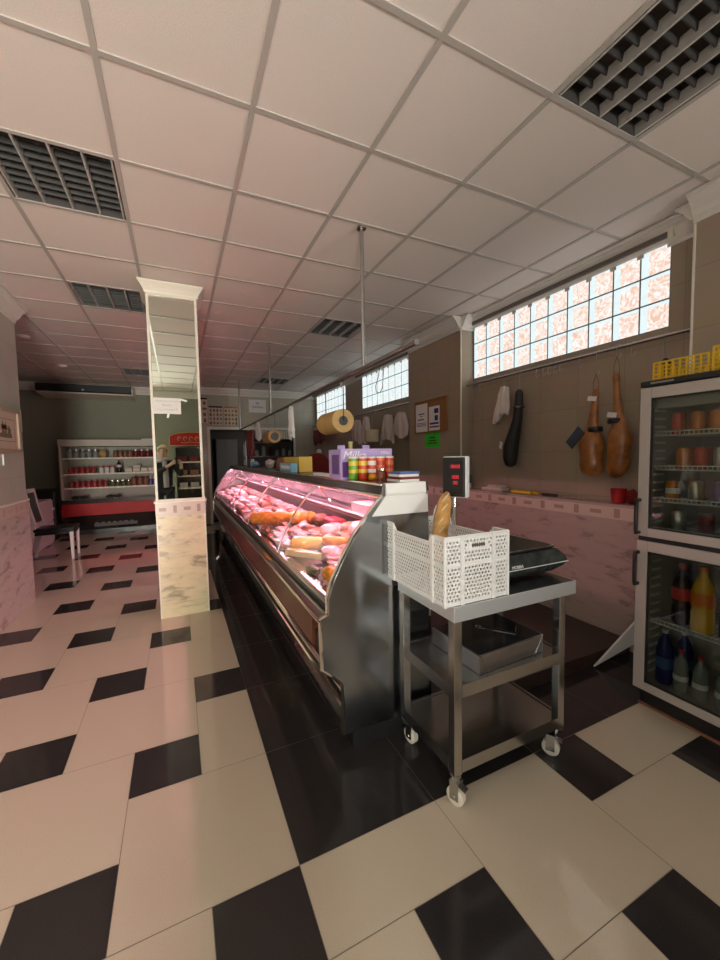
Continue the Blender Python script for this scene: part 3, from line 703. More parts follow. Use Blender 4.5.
t = thing('sweet_jar', 'small glass jar of sweets before the crisp tubes', 'jar', (1.10, 2.03, TZ))
b = NB(); lathe(b, [(.024, 0), (.027, .006), (.027, .045), (.02, .055)], (1.10, 2.03, TZ), 16); obj('jar_body', b, 'fglass', t, smooth=True)
b = NB(); lathe(b, [(.022, .055), (.022, .066)], (1.10, 2.03, TZ), 16); obj('lid', b, 'steel', t, smooth=True)
for k, (c, l, dx) in enumerate([('paper', 'pale folded leaflet pile at the bottom of the stack on the counter end', 0), ('redd', 'dark red notebook in the stack on the counter end', .006), ('paper', 'white notepad in the stack on the counter end', -.004), ('navy', 'blue notebook on top of the stack on the counter end', .002)]):
    b = NB(); z0 = 1.351 + .0135 * k; bx(b, 1.04 + dx, 1.16 + dx, 1.725, 1.86 - .01 * k, z0, z0 + .0125); tag(obj('notebook', b, c, bevel=.001), l, 'notebook', None)
# flat pads along the front edge of the top
for k, (y0, y1, c, l) in enumerate([(2.45, 2.85, 'paper', 'flat pale tray on the counter edge left of the crisp tubes'), (2.70, 3.02, 'steeld', 'small flat metal tray left of the flat brown tray')]):
    if k: continue
    b = NB(); bx(b, .94, 1.0, y0, y1, TZ, TZ + .02); tag(obj('flat_tray', b, c, bevel=.002), l, 'tray')
# amber carton and blue carton in the middle of the counter
t = thing('amber_carton', 'yellow carton with brown end standing on the middle of the counter', 'carton', (1.10, 3.9, TZ))
b = NB(); bx(b, 1.03, 1.16, 3.52, 4.10, TZ, TZ + .145); obj('carton', b, 'ambox', t, bevel=.002)
b = NB(); bx(b, 1.025, 1.165, 4.10, 4.30, TZ, TZ + .140); obj('brown_end', b, 'brbox', t, bevel=.002)
b = NB(); bx(b, 1.0285, 1.03, 3.56, 4.04, TZ + .088, TZ + .132); obj('pale_band', b, 'tyel', t)
b = NB(); bx(b, .955, 1.02, 3.54, 3.95, TZ, TZ + .085); bx(b, .954, .955, 3.58, 3.90, TZ + .03, TZ + .06, 1)
tag(obj('tissue_box', b, ['sky', 'paper'], bevel=.003), 'pale blue tissue box in front of the yellow carton', 'tissue box')
one('tissue_pack', lambda b: blob(b, (1.06, 6.0, TZ + .04), (.06, .16, .045), 4, .4, 3, flat=-.038), 'sky', 'crumpled blue packet on the far part of the counter', 'packet')
one('tissue_pack', lambda b: blob(b, (1.1, 5.1, TZ + .06), (.06, .13, .06), 9, .4, 3, flat=-.058), 'pinkw', 'pale pink crumpled packet on the counter left of the yellow carton', 'packet')
one('spice_jar', lambda b: lathe(b, [(.035, 0), (.038, .01), (.038, .08), (.026, .095), (.026, .12)], (1.12, 6.5, TZ), 14), 'paper', 'small pale jar at the far end of the counter', 'jar')
one('spice_jar', lambda b: lathe(b, [(.03, 0), (.032, .01), (.032, .10), (.02, .115), (.02, .14)], (1.10, 4.6, TZ), 14), 'brn', 'small brown jar left of the yellow carton', 'jar')
one('oil_bottle', lambda b: lathe(b, [(.036, 0), (.038, .01), (.038, .15), (.015, .20), (.015, .235), (.018, .235), (.018, .25)], (1.16, 2.62, TZ), 16), mat('oil', (.62, .56, .22), .2), 'slim oil bottle peeping over the left of the purple carton', 'bottle')

# ------------------------------------------------------------------ rail over the counter, with what hangs on it
t = thing('hanging_rail', 'dark steel rail hung from the ceiling on three rods above the counter', 'rail', (1.22, 5.0, 2.09))
b = NB(); tube(b, [(1.22, 1.83, 2.112), (1.22, 8.46, 2.075)], .016, 10); obj('rail_bar', b, 'steeld', t, smooth=True)
for y in (2.50, 5.49, 8.40):
    b = NB(); z = 2.112 - .037 * (y - 1.83) / 6.63; tube(b, [(1.22, y, z), (1.22, y, CEIL - .004)], .014, 10); lathe(b, [(.032, CEIL - .02), (.032, CEIL - .006)], (1.22, y, 0), 14); obj('rod', b, 'steel', t, smooth=True)
t = thing('paper_roll', 'brown wrapping paper roll hung under the rail over the counter', 'paper roll', (1.22, 3.15, 1.77), group=None)
M['kraft'] = mat('kraft_paper', (.56, .36, .13), .55, var=.08)
b = NB(); lathe(b, [(.030, -.19), (.094, -.19), (.094, .19), (.030, .19)], (1.22, 3.08, 1.775), 28, axis='Y'); obj('roll', b, 'kraft', t, smooth=True)
b = NB(); lathe(b, [(.038, -.196), (.038, .196)], (1.22, 3.08, 1.775), 18, axis='Y'); obj('hole_shade_plug', b, 'blackp', t, smooth=True)  # black plug painting the shade inside the hollow roll
for y in (2.878, 3.282): b = NB(); tube(b, [(1.22, y, 1.775), (1.22, y, 2.09)], .004, 6); obj('wire_hanger', b, 'darkst', t)
t = thing('paper_roll', 'second brown paper roll under the rail, farther along the counter', 'paper roll', (1.22, 5.55, 1.775))
b = NB(); lathe(b, [(.045, -.22), (.088, -.22), (.088, .22), (.045, .22)], (1.22, 5.52, 1.775), 24, axis='Y'); obj('roll', b, 'kraft', t, smooth=True)
b = NB(); lathe(b, [(.055, -.226), (.055, .226)], (1.22, 5.52, 1.775), 16, axis='Y'); obj('hole_shade_plug', b, 'blackp', t, smooth=True)  # dark plug again, shade of the open roll end put into colour
for y in (5.28, 5.76): b = NB(); tube(b, [(1.22, y, 1.775), (1.22, y, 2.07)], .004, 6); obj('wire_hanger', b, 'darkst', t)
M['saus'] = mat('hung_sausage', (.17, .02, .018), .4, var=.35, vscale=50)
def hang_sausage(x, y, z1, L, r, label, group):
    t = thing('cured_sausage', label, 'sausage', (x, y, z1 - L), group=group)
    pts = [(x + .006 * math.sin(k), y, z1 - L + L * k / 10) for k in range(11)]
    b = NB(); tube(b, pts, [r * .35] + [r * (1 - .1 * (k % 2)) for k in range(9)] + [r * .3], 10); obj('casing', b, 'saus', t, smooth=True)
    b = NB(); tube(b, [(x, y, z1 - .005), (x + .004, y, z1 + .05), (x, y, z1 + .105)], .003, 6); obj('string', b, 'paper', t)
for y, L, r in ((7.0, .42, .03), (7.15, .50, .034), (7.31, .46, .032), (7.5, .52, .034)):
    hang_sausage(1.22, y, 1.985, L, r, 'dark red cured sausage hanging from the rail at the far end of the counter', 'cured sausages on the rail')
for y, L, r in ((8.42, .30, .045), (8.60, .36, .05), (8.80, .33, .05), (8.98, .38, .05)):
    hang_sausage(3.05, y, 2.14, L, r, 'thick dark red sausage hanging on the wall rail under the far window', 'sausages on the wall rail')
def bag(name, plane, c, w, h, seed, m, label, cat, group=None, tw=.0, dep=.03):
    """hung plastic bag or cloth: gathered top, flared bottom, soft folds"""
    b = NB(); nu, nv = 14, 12; F, Bk = [], []
    for j in range(nv + 1):
        v = j / nv; row, rb = [], []
        hw = w / 2 * (.52 + .48 * min(1, v * 1.5)) * (1 + .05 * math.sin(seed + v * 5))
        for i in range(nu + 1):
            u = i / nu * 2 - 1
            fold = .012 * math.sin(u * 9 + seed * 1.3) * (.5 + v * .7) + .01 * mn.noise(Vector((u * 2, v * 3, seed)))
            d = dep * (1 - u * u) * (.4 + .6 * math.sin(PI * min(1, .15 + v * .8))) + fold
            zz = c[2] - h * v + (.05 * math.sin(u * 2.4 + seed) * v) - (.02 * abs(u) if v < .1 else 0)
            aa = u * hw + tw * v
            P1 = (c[0] - d - .012, c[1] + aa, zz) if plane == 'X' else (c[0] + aa, c[1] - d - .012, zz)
            P2 = (c[0] + .004, c[1] + aa, zz) if plane == 'X' else (c[0] + aa, c[1] + .004, zz)
            row.append(b.verts.new(P1)); rb.append(b.verts.new(P2))
        F.append(row); Bk.append(rb)
    for j in range(nv):
        for i in range(nu):
            b.faces.new((F[j][i], F[j][i + 1], F[j + 1][i + 1], F[j + 1][i])); b.faces.new((Bk[j][i], Bk[j + 1][i], Bk[j + 1][i + 1], Bk[j][i + 1]))
        for i in (0, nu): b.faces.new((F[j][i], F[j + 1][i], Bk[j + 1][i], Bk[j][i]))
    for j in (0, nv):
        for i in range(nu): b.faces.new((F[j][i], F[j][i + 1], Bk[j][i + 1], Bk[j][i]))
    return tag(obj(name, b, m, smooth=True), label, cat, group)
M['bagw'] = mat('carrier_bag', (.62, .55, .50), .45)
bag('carrier_bag', 'X', (1.235, 4.45, 2.085), .15, .36, 2, 'plast', 'white bag hanging from the counter rail before the far window', 'bag', dep=.02)
bag('carrier_bag', 'X', (1.235, 6.5, 2.075), .26, .27, 6, 'plast', 'white paper bag hanging from the rail beside the red sausages', 'bag', dep=.02)
# rails on the right wall
def wall_rail(y0, y1, z, label, x=3.10):
    t = thing('wall_rail', label, 'rail', (x, (y0 + y1) / 2, z))
    b = NB(); tube(b, [(x, y0, z), (x, y1, z)], .013, 10); obj('rail_bar', b, 'steel', t, smooth=True)
    b = NB()
    for y in (y0 + .06, (y0 + y1) / 2, y1 - .06): tube(b, [(x, y, z), (XR - .004, y, z)], .008, 8); lathe(b, [(.022, XR - .012), (.022, XR - .002)], (0, y, z), 12, axis='X')
    obj('bracket', b, 'steeld', t)
wall_rail(1.40, 3.61, 2.285, 'steel hanging rail under the near glass block window, hams on it')
wall_rail(4.76, 7.05, 2.240, 'steel hanging rail under the middle glass block window, bags on it', 3.06)
wall_rail(8.2, 9.2, 2.235, 'short steel hanging rail under the far glass block window', 3.06)
def s_hook(x, y, z, label, h=.075, tilt=0.):
    pts = []
    for k in range(9):
        a = PI * 1.15 * k / 8 - .35; pts.append((0, -.014 * math.cos(a) + .0, -.0 + .014 * math.sin(a)))
    b = NB(); P1 = [(x, y + p[1] , z + p[2] + .006) for p in pts]
    P2 = [(x, y + .014 + tilt, z - h * .5), (x, y + .012 + tilt, z - h), (x, y + tilt, z - h - .012), (x, y - .014 + tilt, z - h), (x, y - .016 + tilt, z - h + .02)]
    tube(b, P1 + P2, .0028, 6); return tag(obj('meat_hook', b, 'steeld', smooth=True), label, 'hook', 'meat hooks on the near wall rail')
for y in (2.62, 2.55, 2.49, 2.43, 2.37): s_hook(3.10, y, 2.285, 'empty steel hook in the cluster in the middle of the near wall rail', tilt=rnd.uniform(-.02, .02))
for y, l in ((2.20, 'empty steel hook left of the hanging hams on the near wall rail'), (1.78, 'empty steel hook just right of the hanging hams'), (3.18, 'empty steel hook left of the white cloth on the near wall rail'), (3.40, 'empty steel hook at the pilaster end of the near wall rail')):
    s_hook(3.10, y, 2.285, l)
h = s_hook(3.10, 1.565, 2.285, 'dark long hook above the yellow crates on the fridge', .16)
b = NB(); prism(b, [(1.53, 2.02), (1.60, 2.02), (1.59, 2.09), (1.575, 2.13), (1.555, 2.13), (1.54, 2.09)], 'X', 3.085, 3.115); tag(obj('clamp', b, 'blackp', bevel=.004), 'black clamp hanging from the long hook above the yellow crates', 'clamp')
# two cured hams
M['hamskin'] = mat('ham_skin', (.34, .125, .028), .34, var=.4, vscale=14, coat=.25); M['shank'] = mat('ham_shank', (.30, .13, .05), .45, var=.3, vscale=30)
def cured_ham(y, z0, z1, label, seed, tagz, lean, fat=1.):
    x = 3.06; H = z1 - z0
    t = thing('cured_ham', label, 'ham', (x, y, z0))
    b = NB(); seg = 18; rings = []
    prof = [(0, .012), (.02, .055), (.07, .082), (.15, .092), (.21, .084), (.27, .092), (.36, .10), (.43, .090), (.50, .066), (.57, .045), (.68, .036), (.80, .030), (.90, .026), (.96, .030), (1.0, .012)]
    for v, r in prof:
        cy = y + lean * math.sin(PI * v) * .03 + .012 * math.sin(v * 5 + seed)
        q = lambda k: r * fat * (1 + .22 * mn.noise(Vector((math.cos(2 * PI * k / seg) * 1.3 + seed, math.sin(2 * PI * k / seg) * 1.3, v * 6))))
        rings.append([b.verts.new((x + math.cos(2 * PI * k / seg) * q(k) * .75, cy + math.sin(2 * PI * k / seg) * q(k), z0 + H * v)) for k in range(seg)])
    for a, c in zip(rings, rings[1:]):
        for k in range(seg):
            fc = b.faces.new((a[k], a[(k + 1) % seg], c[(k + 1) % seg], c[k]))
    b.faces.new(rings[0][::-1]); b.faces.new(rings[-1])
    obj('ham_leg', b, 'hamskin', t, smooth=True)
    b = NB(); n = 10
    for q in range(2):
        tube(b, [(x, y + .02 * (q * 2 - 1), z1 - .06), (x, y + .022 * (q * 2 - 1), z1 + .05), (x, y, z1 + .125)], .0035, 6)
    obj('cord', b, 'shank', t)
    b = NB(); lathe(b, [(.052, -.02), (.056, 0), (.052, .02)], (x, y, z0 + H * .545), 14); obj('black_band', b, 'blackp', t, label='black band around the shank')
    b = NB(); obox(b, (x - .045, y + .0, tagz), (.003, 0, 0), (0, .035, .006), (0, -.004, .018)); obj('label_tag', b, 'paper', t)
    return t
t1 = cured_ham(2.035, 1.29, 1.99, 'left one of two brown hams hanging on the wall, navy label at its side', 1, 1.915, 1)
b = NB(); obox(b, (3.0, 2.165, 1.61), (.004, 0, 0), (0, .028, .03), (0, .055, -.062)); obj('navy_label', b, mat('navy_label', (.05, .06, .09), .3), t1)
cured_ham(1.875, 1.285, 2.09, 'right one of two brown hams hanging on the wall, nearer the fridge', 4, 1.77, -1, .88)
for y, z in ((2.035, 2.115), (1.875, 2.21)): s_hook(3.08, y, 2.285, 'steel hook holding up %s' % ('the left cured ham' if y > 2 else 'the right cured ham'), 2.285 - z - .005)
bag('apron', 'X', (3.10, 3.03, 2.185), .20, .33, 3, mat('apron_cloth', (.74, .68, .62), .8), 'white apron bunched on the near wall rail beside the black ham sleeve', 'apron', tw=.05)
s_hook(3.10, 3.03, 2.285, 'steel hook holding the white apron')
M['blackcl'] = mat('black_sleeve', (.016, .014, .014), .55)
t = thing('ham_sleeve', 'black cloth ham sleeve hanging next to the white apron', 'ham sleeve', (3.08, 2.90, 1.35))
b = NB()
tube(b, [(3.08, 2.93, 1.352), (3.08, 2.93, 1.37), (3.08, 2.935, 1.44), (3.08, 2.925, 1.56), (3.08, 2.88, 1.70), (3.08, 2.845, 1.82), (3.08, 2.83, 1.96), (3.08, 2.825, 2.08), (3.08, 2.825, 2.115)], [.02, .05, .070, .074, .060, .048, .042, .038, .02], 14)
obj('sleeve', b, 'blackcl', t, smooth=True)
b = NB(); lathe(b, [(.053, -.012), (.055, 0), (.053, .012)], (3.08, 2.83, 1.945), 14); obj('buckle_band', b, 'darkst', t)
b = NB(); obox(b, (3.03, 3.01, 1.575), (.003, 0, 0), (0, .016, .01), (0, -.008, .035)); obj('white_tag', b, 'paper', t)
s_hook(3.10, 2.825, 2.285, 'steel hook holding the black ham sleeve', .155)
# bags and a twine roll on the middle wall rail
for y, w, h, z, sd, l in ((6.50, .44, .42, 2.15, 1, 'leftmost bundle of pale carrier bags on the middle wall rail'), (6.12, .32, .42, 2.17, 5, 'second bundle of pale carrier bags, left of the twine roll'), (5.36, .42, .43, 2.13, 8, 'third bundle of pale carrier bags, right of the twine roll'), (4.92, .42, .34, 2.12, 12, 'rightmost bundle of pale carrier bags, nearest the cork board')):
    bag('carrier_bag', 'X', (3.005 if y < 5 else 3.03, y, z), w, h, sd, 'bagw', l, 'bag', 'carrier bags on the wall rail', tw=.04, dep=.05)
t = thing('twine_roll', 'cream roll of twine hanging between the pale carrier bags', 'twine', (3.0, 5.82, 1.72))
b = NB(); lathe(b, [(.03, 0), (.12, 0), (.122, .01), (.122, .19), (.12, .20), (.03, .20)], (2.98, 5.82, 1.72), 20); obj('roll', b, mat('twine', (.62, .54, .38), .7), t, smooth=True)
b = NB(); tube(b, [(2.98, 5.82, 1.80), (2.98, 5.82, 2.12), (3.06, 5.82, 2.24)], .005, 6); obj('wire_hanger', b, 'steeld', t)
# roller blinds over the windows
for i, (y0, y1, x, z, l) in enumerate([(1.585, 3.60, 3.155, 2.992, 'grey roller blind rolled up above the near glass block window'), (4.80, 6.75, 3.13, 2.985, 'grey roller blind rolled up above the middle glass block window'), (7.40, 9.30, 3.13, 2.985, 'grey roller blind rolled up above the far glass block window')]):
    if i: z = 2.98
    t = thing('roller_blind', l, 'blind', (x, (y0 + y1) / 2, z - .035))
    b = NB(); lathe(b, [(.024, y0 + .01), (.024, y1)], (x, 0, z), 16, axis='Y') ; obj('blind_roll', b, mat('blind_cloth_%d' % i, (.16, .14, .12), .6), t, smooth=True)
    b = NB(); bx(b, x - .03, XR - .003, y0 - .025, y0 + .008, z - .036, z + .036) if i == 0 else lathe(b, [(.03, y0 - .02), (.045, y0 - .012), (.045, y0 + .008)], (x - .02, 0, z - .03), 16, axis='Y'); obj('end_bracket', b, 'white', t, smooth=i > 0)
t = bpy.data.objects
b = NB()
pts = [(3.10, 5.75, 2.94), (3.10, 5.80, 2.80), (3.10, 5.90, 2.66), (3.10, 5.88, 2.56), (3.10, 5.75, 2.53), (3.10, 5.66, 2.60), (3.10, 5.63, 2.80), (3.10, 5.60, 2.93)]
tube(b, pts, .006, 6); tag(obj('blind_cord', b, 'blackp', smooth=True), 'black cord loop dangling in front of the middle glass block window', 'cord')
# cork board on the pilaster
t = thing('cork_board', 'brown cork notice board with two printed sheets on the tiled pilaster', 'notice board', (3.0, 4.18, 1.78))
b = NB(); bx(b, 3.0, PX - .001, 3.86, 4.55, 1.79, 2.19); obj('board', b, 'cork', t, bevel=.003)
b = NB(); bx(b, 2.990, 3.0, 3.855, 3.875, 1.78, 2.20); bx(b, 2.990, 3.0, 4.535, 4.555, 1.78, 2.20); bx(b, 2.990, 3.0, 3.855, 4.555, 2.19, 2.205); bx(b, 2.99, 3.0, 3.855, 4.555, 1.775, 1.79); obj('board_frame', b, 'cork', t)
def sheet(y0, y1, z0, z1, label, lines, x=2.992, m='paper'):
    b = NB(); bx(b, x - .0015, x, y0, y1, z0, z1); s = tag(obj('notice_sheet', b, m), label, 'notice')
    b = NB()
    for (a, c, d, e) in lines: bx(b, x - .0022, x - .0015, y0 + a * (y1 - y0), y0 + c * (y1 - y0), z0 + d * (z1 - z0), z0 + e * (z1 - z0))
    o = obj('print_lines', b, 'ink' if m == 'paper' else 'inkk', s); return s
sheet(4.25, 4.52, 1.795, 2.165, 'larger white printed sheet at the left of the cork board', [(.25, .75, .62, .66), (.4, .6, .54, .57), (.3, .8, .42, .46), (.1, .9, .30, .32), (.1, .9, .25, .27), (.1, .9, .20, .22)])
sheet(3.99, 4.215, 1.80, 2.105, 'smaller white printed sheet with purple picture at the right of the cork board', [(.1, .5, .7, .9), (.15, .45, .4, .62), (.08, .92, .25, .33), (.05, .95, .12, .18)])
sheet(4.02, 4.34, 1.585, 1.775, 'bright green paper notice stuck below the cork board', [(.3, .7, .62, .7), (.25, .75, .42, .5), (.2, .8, .25, .32)], PX - .001, 'greenp')
# ledge items
LZ = 1.0905
t = thing('spray_bottle', 'blue topped bottle on the wall ledge behind the scale display', 'bottle', (3.09, 3.66, LZ))
b = NB(); lathe(b, [(.038, 0), (.042, .01), (.042, .06)], (3.09, 3.585, LZ), 14); obj('bottle_base', b, 'paper', t, smooth=True)
b = NB(); lathe(b, [(.042, .06), (.043, .10), (.04, .15), (.02, .165)], (3.09, 3.585, LZ), 14); obj('blue_body', b, mat('dark_teal', (.03, .09, .14), .35), t, smooth=True)
one('folded_cloth', lambda b: [bx(b, 3.03, 3.15, 3.0, 3.30, LZ, LZ + .035), bx(b, 3.04, 3.15, 3.03, 3.22, LZ + .035, LZ + .062)], mat('cloth', (.70, .60, .54), .9), 'folded white cloth lying on the wall ledge', 'cloth', bevel=.015)
one('sharpening_tool', lambda b: [tube(b, [(3.07, 2.90, LZ + .016), (3.07, 2.66, LZ + .016)], .015, 10), tube(b, [(3.10, 2.60, LZ + .014), (3.10, 2.86, LZ + .014)], .012, 10)], 'yellow', 'yellow handled tool lying on the wall ledge right of the cloth', 'tool')
t = thing('butcher_knife', 'black handled knife lying on the wall ledge below the hams', 'knife', (3.08, 2.35, LZ))
b = NB(); bx(b, 3.065, 3.09, 2.38, 2.54, LZ, LZ + .024); obj('handle', b, 'blackp', t, bevel=.006)
b = NB(); prism(b, [(3.066, 2.38), (3.092, 2.38), (3.088, 2.16), (3.075, 2.08)], 'Z', LZ + .008, LZ + .011); obj('blade', b, 'steel', t)
t = thing('red_cup', 'red plastic cup standing on the wall ledge beside the fridge', 'cup', (3.08, 1.85, LZ))
b = NB(); lathe(b, [(.035, 0), (.045, .004), (.055, .115), (.05, .115), (.04, .01)], (3.08, 1.85, LZ), 18); obj('cup', b, 'red', t, smooth=True)
one('black_bag', lambda b: blob(b, (3.1, 1.755, LZ + .055), (.05, .05, .055), 4, .4, 2, flat=-.054), 'redd', 'dark red crumpled bag on the ledge right of the red cup', 'bag')
one('paper_towel', lambda b: lathe(b, [(.05, 0), (.055, .006), (.055, .10), (.05, .105)], (3.09, 1.63, LZ), 16), 'paper', 'white paper roll on the ledge partly behind the fridge edge', 'paper roll')
# work table and slicer at the back
t = thing('work_table', 'low steel work table at the far end behind the counter', 'table', (2.62, 7.6, .09))
b = NB(); bx(b, 2.26, 2.985, 7.0, 8.4, .86, .90); obj('tabletop', b, 'steeld', t, bevel=.003)
for x in (2.30, 2.94):
    for y in (7.05, 8.35): b = NB(); bx(b, x - .02, x + .02, y - .02, y + .02, .091, .86); obj('leg', b, 'steeld', t)
t = thing('meat_slicer', 'big red flywheel meat slicer behind the counter under the far window', 'slicer', (2.6, 7.7, .901))
M['slred'] = mat('slicer_red', (.30, .018, .012), .3)
b = NB(); prism(b, [(2.30, .901), (2.92, .901), (2.88, 1.10), (2.80, 1.30), (2.74, 1.48), (2.60, 1.55), (2.42, 1.46), (2.36, 1.25)], 'Y', 7.5, 7.95); obj('machine_body', b, 'slred', t, bevel=.03)
b = NB(); lathe(b, [(.02, 7.40), (.26, 7.41), (.27, 7.44), (.26, 7.47), (.03, 7.48)], (2.56, 0, 1.30), 28, axis='Y'); obj('flywheel', b, 'slred', t, smooth=True)
b = NB(); lathe(b, [(.02, 0), (.05, .01), (.055, .06), (.03, .10)], (2.66, 7.62, 1.54), 16); obj('white_knob', b, 'plast', t, smooth=True)

# ------------------------------------------------------------------ the doorway and signs on the back wall
M['pform'] = mat('poster_cream', (.66, .56, .43), .6); M['pbrown'] = mat('poster_brown', (.26, .11, .08), .6)
def chart(x0, x1, z0, z1, nx, nz, label, sd, head):
    t = thing('meat_chart', label, 'poster', ((x0 + x1) / 2, YB, z0))
    b = NB(); bx(b, x0, x1, YB - .006, YB - .001, z0, z1); obj('sheet', b, 'pform', t)
    b = NB(); R = random.Random(sd)
    for i in range(nx):
        for j in range(nz):
            cx, cz = x0 + (i + .5) / nx * (x1 - x0), z0 + (j + .5) / nz * (z1 - z0 - .06)
            w, hh = R.uniform(.2, .38) * (x1 - x0) / nx, R.uniform(.18, .36) * (z1 - z0) / nz
            pl = [(cx + w * (1 + .3 * R.random()) * math.cos(a * PI / 4), cz + hh * (1 + .3 * R.random()) * math.sin(a * PI / 4)) for a in range(8)]
            prism(b, pl, 'Y', YB - .0075, YB - .006)
    obj('meat_picture', b, 'pbrown', t)
    b = NB(); bx(b, x0, x1, YB - .0075, YB - .006, z1 - .045, z1 - .005); obj('heading_bar', b, head, t)
chart(.30, .667, 2.28, 2.85, 3, 4, 'tall cream meat cuts poster half hidden by the mirrored column', 1, 'inkk')
chart(.694, .986, 2.24, 2.675, 4, 4, 'cream meat cuts poster with black heading above the doorway', 2, 'inkk')
chart(1.02, 1.317, 2.24, 2.675, 4, 4, 'cream meat cuts poster with red heading above the doorway', 3, 'chor')
t = thing('wall_sign', 'white paper sign with blue lettering above the doorway', 'sign', (1.774, YB, 2.55))
b = NB(); bx(b, 1.575, 1.972, YB - .006, YB - .001, 2.55, 2.85); obj('sheet', b, 'paper', t)
text('lettering', 'SE', .075, 'ink', t, (1.774, YB - .0065, 2.765), (1, 0, 0), (0, 0, 1))
text('lettering', 'TRASPASA', .058, 'ink', t, (1.774, YB - .0065, 2.675), (1, 0, 0), (0, 0, 1))
# pale slatted transom and a few dim things beyond the doorway
t = thing('strip_curtain', 'pale slatted blind hanging in the top of the dark doorway', 'blind', (2.2, YB + .05, 1.97))
b = NB(); bx(b, 1.72, DX1 - .01, YB + .03, YB + .07, 2.10, DZ - .002); obj('head_rail', b, 'white', t)
for k in range(16):
    b = NB(); x = 1.74 + k * .056; bx(b, x - .022, x + .022, YB + .045, YB + .055, 1.93, 2.10); obj('slat', b, 'white', t)
t = thing('steel_cabinet', 'grey steel cabinet standing in the room beyond the doorway', 'cabinet', (1.15, 11.1, 0))
b = NB(); bx(b, .95, 1.5, 10.9, 11.38, 0, 2.0); obj('body', b, mat('grey_cabinet', (.30, .28, .25), .4), t, bevel=.006)
b = NB(); bx(b, .97, 1.22, 10.885, 10.90, .05, 1.97); obj('door', b, mat('grey_cabinet_door', (.33, .31, .28), .4), t); b = NB(); bx(b, 1.23, 1.48, 10.885, 10.90, .05, 1.97); obj('door', b, mat('grey_cabinet_door2', (.33, .31, .28), .4), t)
b = NB(); bx(b, 1.19, 1.205, 10.87, 10.885, 1.0, 1.15); obj('handle', b, 'steel', t)
t = thing('storage_rack', 'dark storage rack with jars in the room beyond the doorway', 'rack', (2.5, 11.1, 0))
for z in (.5, 1.0, 1.5, 1.9): b = NB(); bx(b, 1.7, 3.1, 10.95, 11.35, z, z + .03); obj('shelf', b, 'steeld', t)
for x in (1.72, 3.08):
    for y in (10.97, 11.33): b = NB(); bx(b, x - .015, x + .015, y - .015, y + .015, 0, 1.95); obj('post', b, 'steeld', t)
rq = random.Random(5)
for z in (.53, 1.03, 1.53):
    for x in [1.85 + .19 * k for k in range(7)]:
        b = NB(); hh = rq.uniform(.14, .28); lathe(b, [(.05, 0), (.055, .01), (.055, hh * .75), (.03, hh)], (x, 11.12, z + .001), 10); tag(obj('storage_jar', b, rq.choice(['brn', 'tray', 'redd', 'sky', 'darkst'])), 'jar on the dark storage rack beyond the doorway', 'jar', 'jars on the storage rack')

# ------------------------------------------------------------------ the steel trolley
TX0, TX1, TY0, TY1, TT = 1.0, 1.745, 1.24, 1.69, .865
t = thing('steel_trolley', 'steel three-tier trolley on castors in front of the meat counter end', 'trolley', (1.37, 1.46, 0))
b = NB(); bx(b, TX0 + .004, TX1 - .004, TY0 + .004, TY1 - .004, TT - .005, TT - .001, 1); bx(b, TX0, TX1, TY0, TY0 + .004, TT - .066, TT); bx(b, TX0, TX1, TY1 - .004, TY1, TT - .066, TT); bx(b, TX0, TX0 + .004, TY0 + .004, TY1 - .004, TT - .066, TT); bx(b, TX1 - .004, TX1, TY0 + .004, TY1 - .004, TT - .066, TT)
obj('top_tray', b, ['steel_lit', 'steel'], t, bevel=.0015)  # rim gets the steel with daylight in its colour, plate the plain one
LX0, LX1 = 1.004, 1.68
LEGS = [(LX0, TY0 + .006), (LX1 - .04, TY0 + .006), (LX0, TY1 - .046), (LX1 - .04, TY1 - .046)]
for x, y in LEGS:
    b = NB(); bx(b, x, x + .04, y, y + .04, .125, TT - .005); obj('leg', b, 'steel', t, bevel=.002)
for nm, zt in (('middle_shelf', .521), ('bottom_shelf', .190)):
    b = NB(); x0, x1, y0, y1 = LX0 + .04, LX1 - .04, TY0 + .006, TY1 - .006
    bx(b, LX0 + .006, LX1 - .006, y0 + .012, y1 - .012, zt - .008, zt - .005)
    bx(b, x0, x1, y0, y0 + .012, zt - .056, zt); bx(b, x0, x1, y1 - .012, y1, zt - .056, zt)
    bx(b, LX0, LX0 + .012, y0 + .04, y1 - .04, zt - .056, zt); bx(b, LX1 - .012, LX1, y0 + .04, y1 - .04, zt - .056, zt)
    obj(nm, b, 'steel', t)
M['wheel'] = mat('castor_wheel', (.72, .68, .58), .4)
CAST = [(LEGS[0], (-.006, -.012), .35), (LEGS[1], (-.045, .0), .5), (LEGS[2], (.018, -.02), .2), (LEGS[3], (-.03, .0), .4)]
for (x, y), (dx, dy), an in CAST:
    cx, cy = x + .02 + dx, y + .02 + dy; a = Vector((math.cos(an), math.sin(an), 0)); p = Vector((-a.y, a.x, 0))
    b = NB(); tube(b, [Vector((x + .02, y + .02, .125)), Vector((x + .02, y + .02, .105))], .024, 12)
    for s in (-1, 1):
        c = Vector((cx, cy, .068)) + a * s * .019; obox(b, c, a * .0015, p * .02, (0, 0, .04))
    obox(b, (cx, cy, .107), a * .021, p * .022, (0, 0, .002)); tube(b, [Vector((cx, cy, .042)) - a * .024, Vector((cx, cy, .042)) + a * .024], .006, 8)
    bar(b, Vector((cx, cy, .10)) - p * .01 , Vector((cx, cy, .085)) - p * .05, .03, .004)
    o = obj('castor', b, 'steel', t)
    b = NB(); tube(b, [Vector((cx, cy, .040)) - a * .015, Vector((cx, cy, .040)) - a * .012, Vector((cx, cy, .040)) + a * .012, Vector((cx, cy, .040)) + a * .015], [.034, .040, .040, .034], 24); obj('wheel', b, 'wheel', o, smooth=True, label='cream castor wheel')

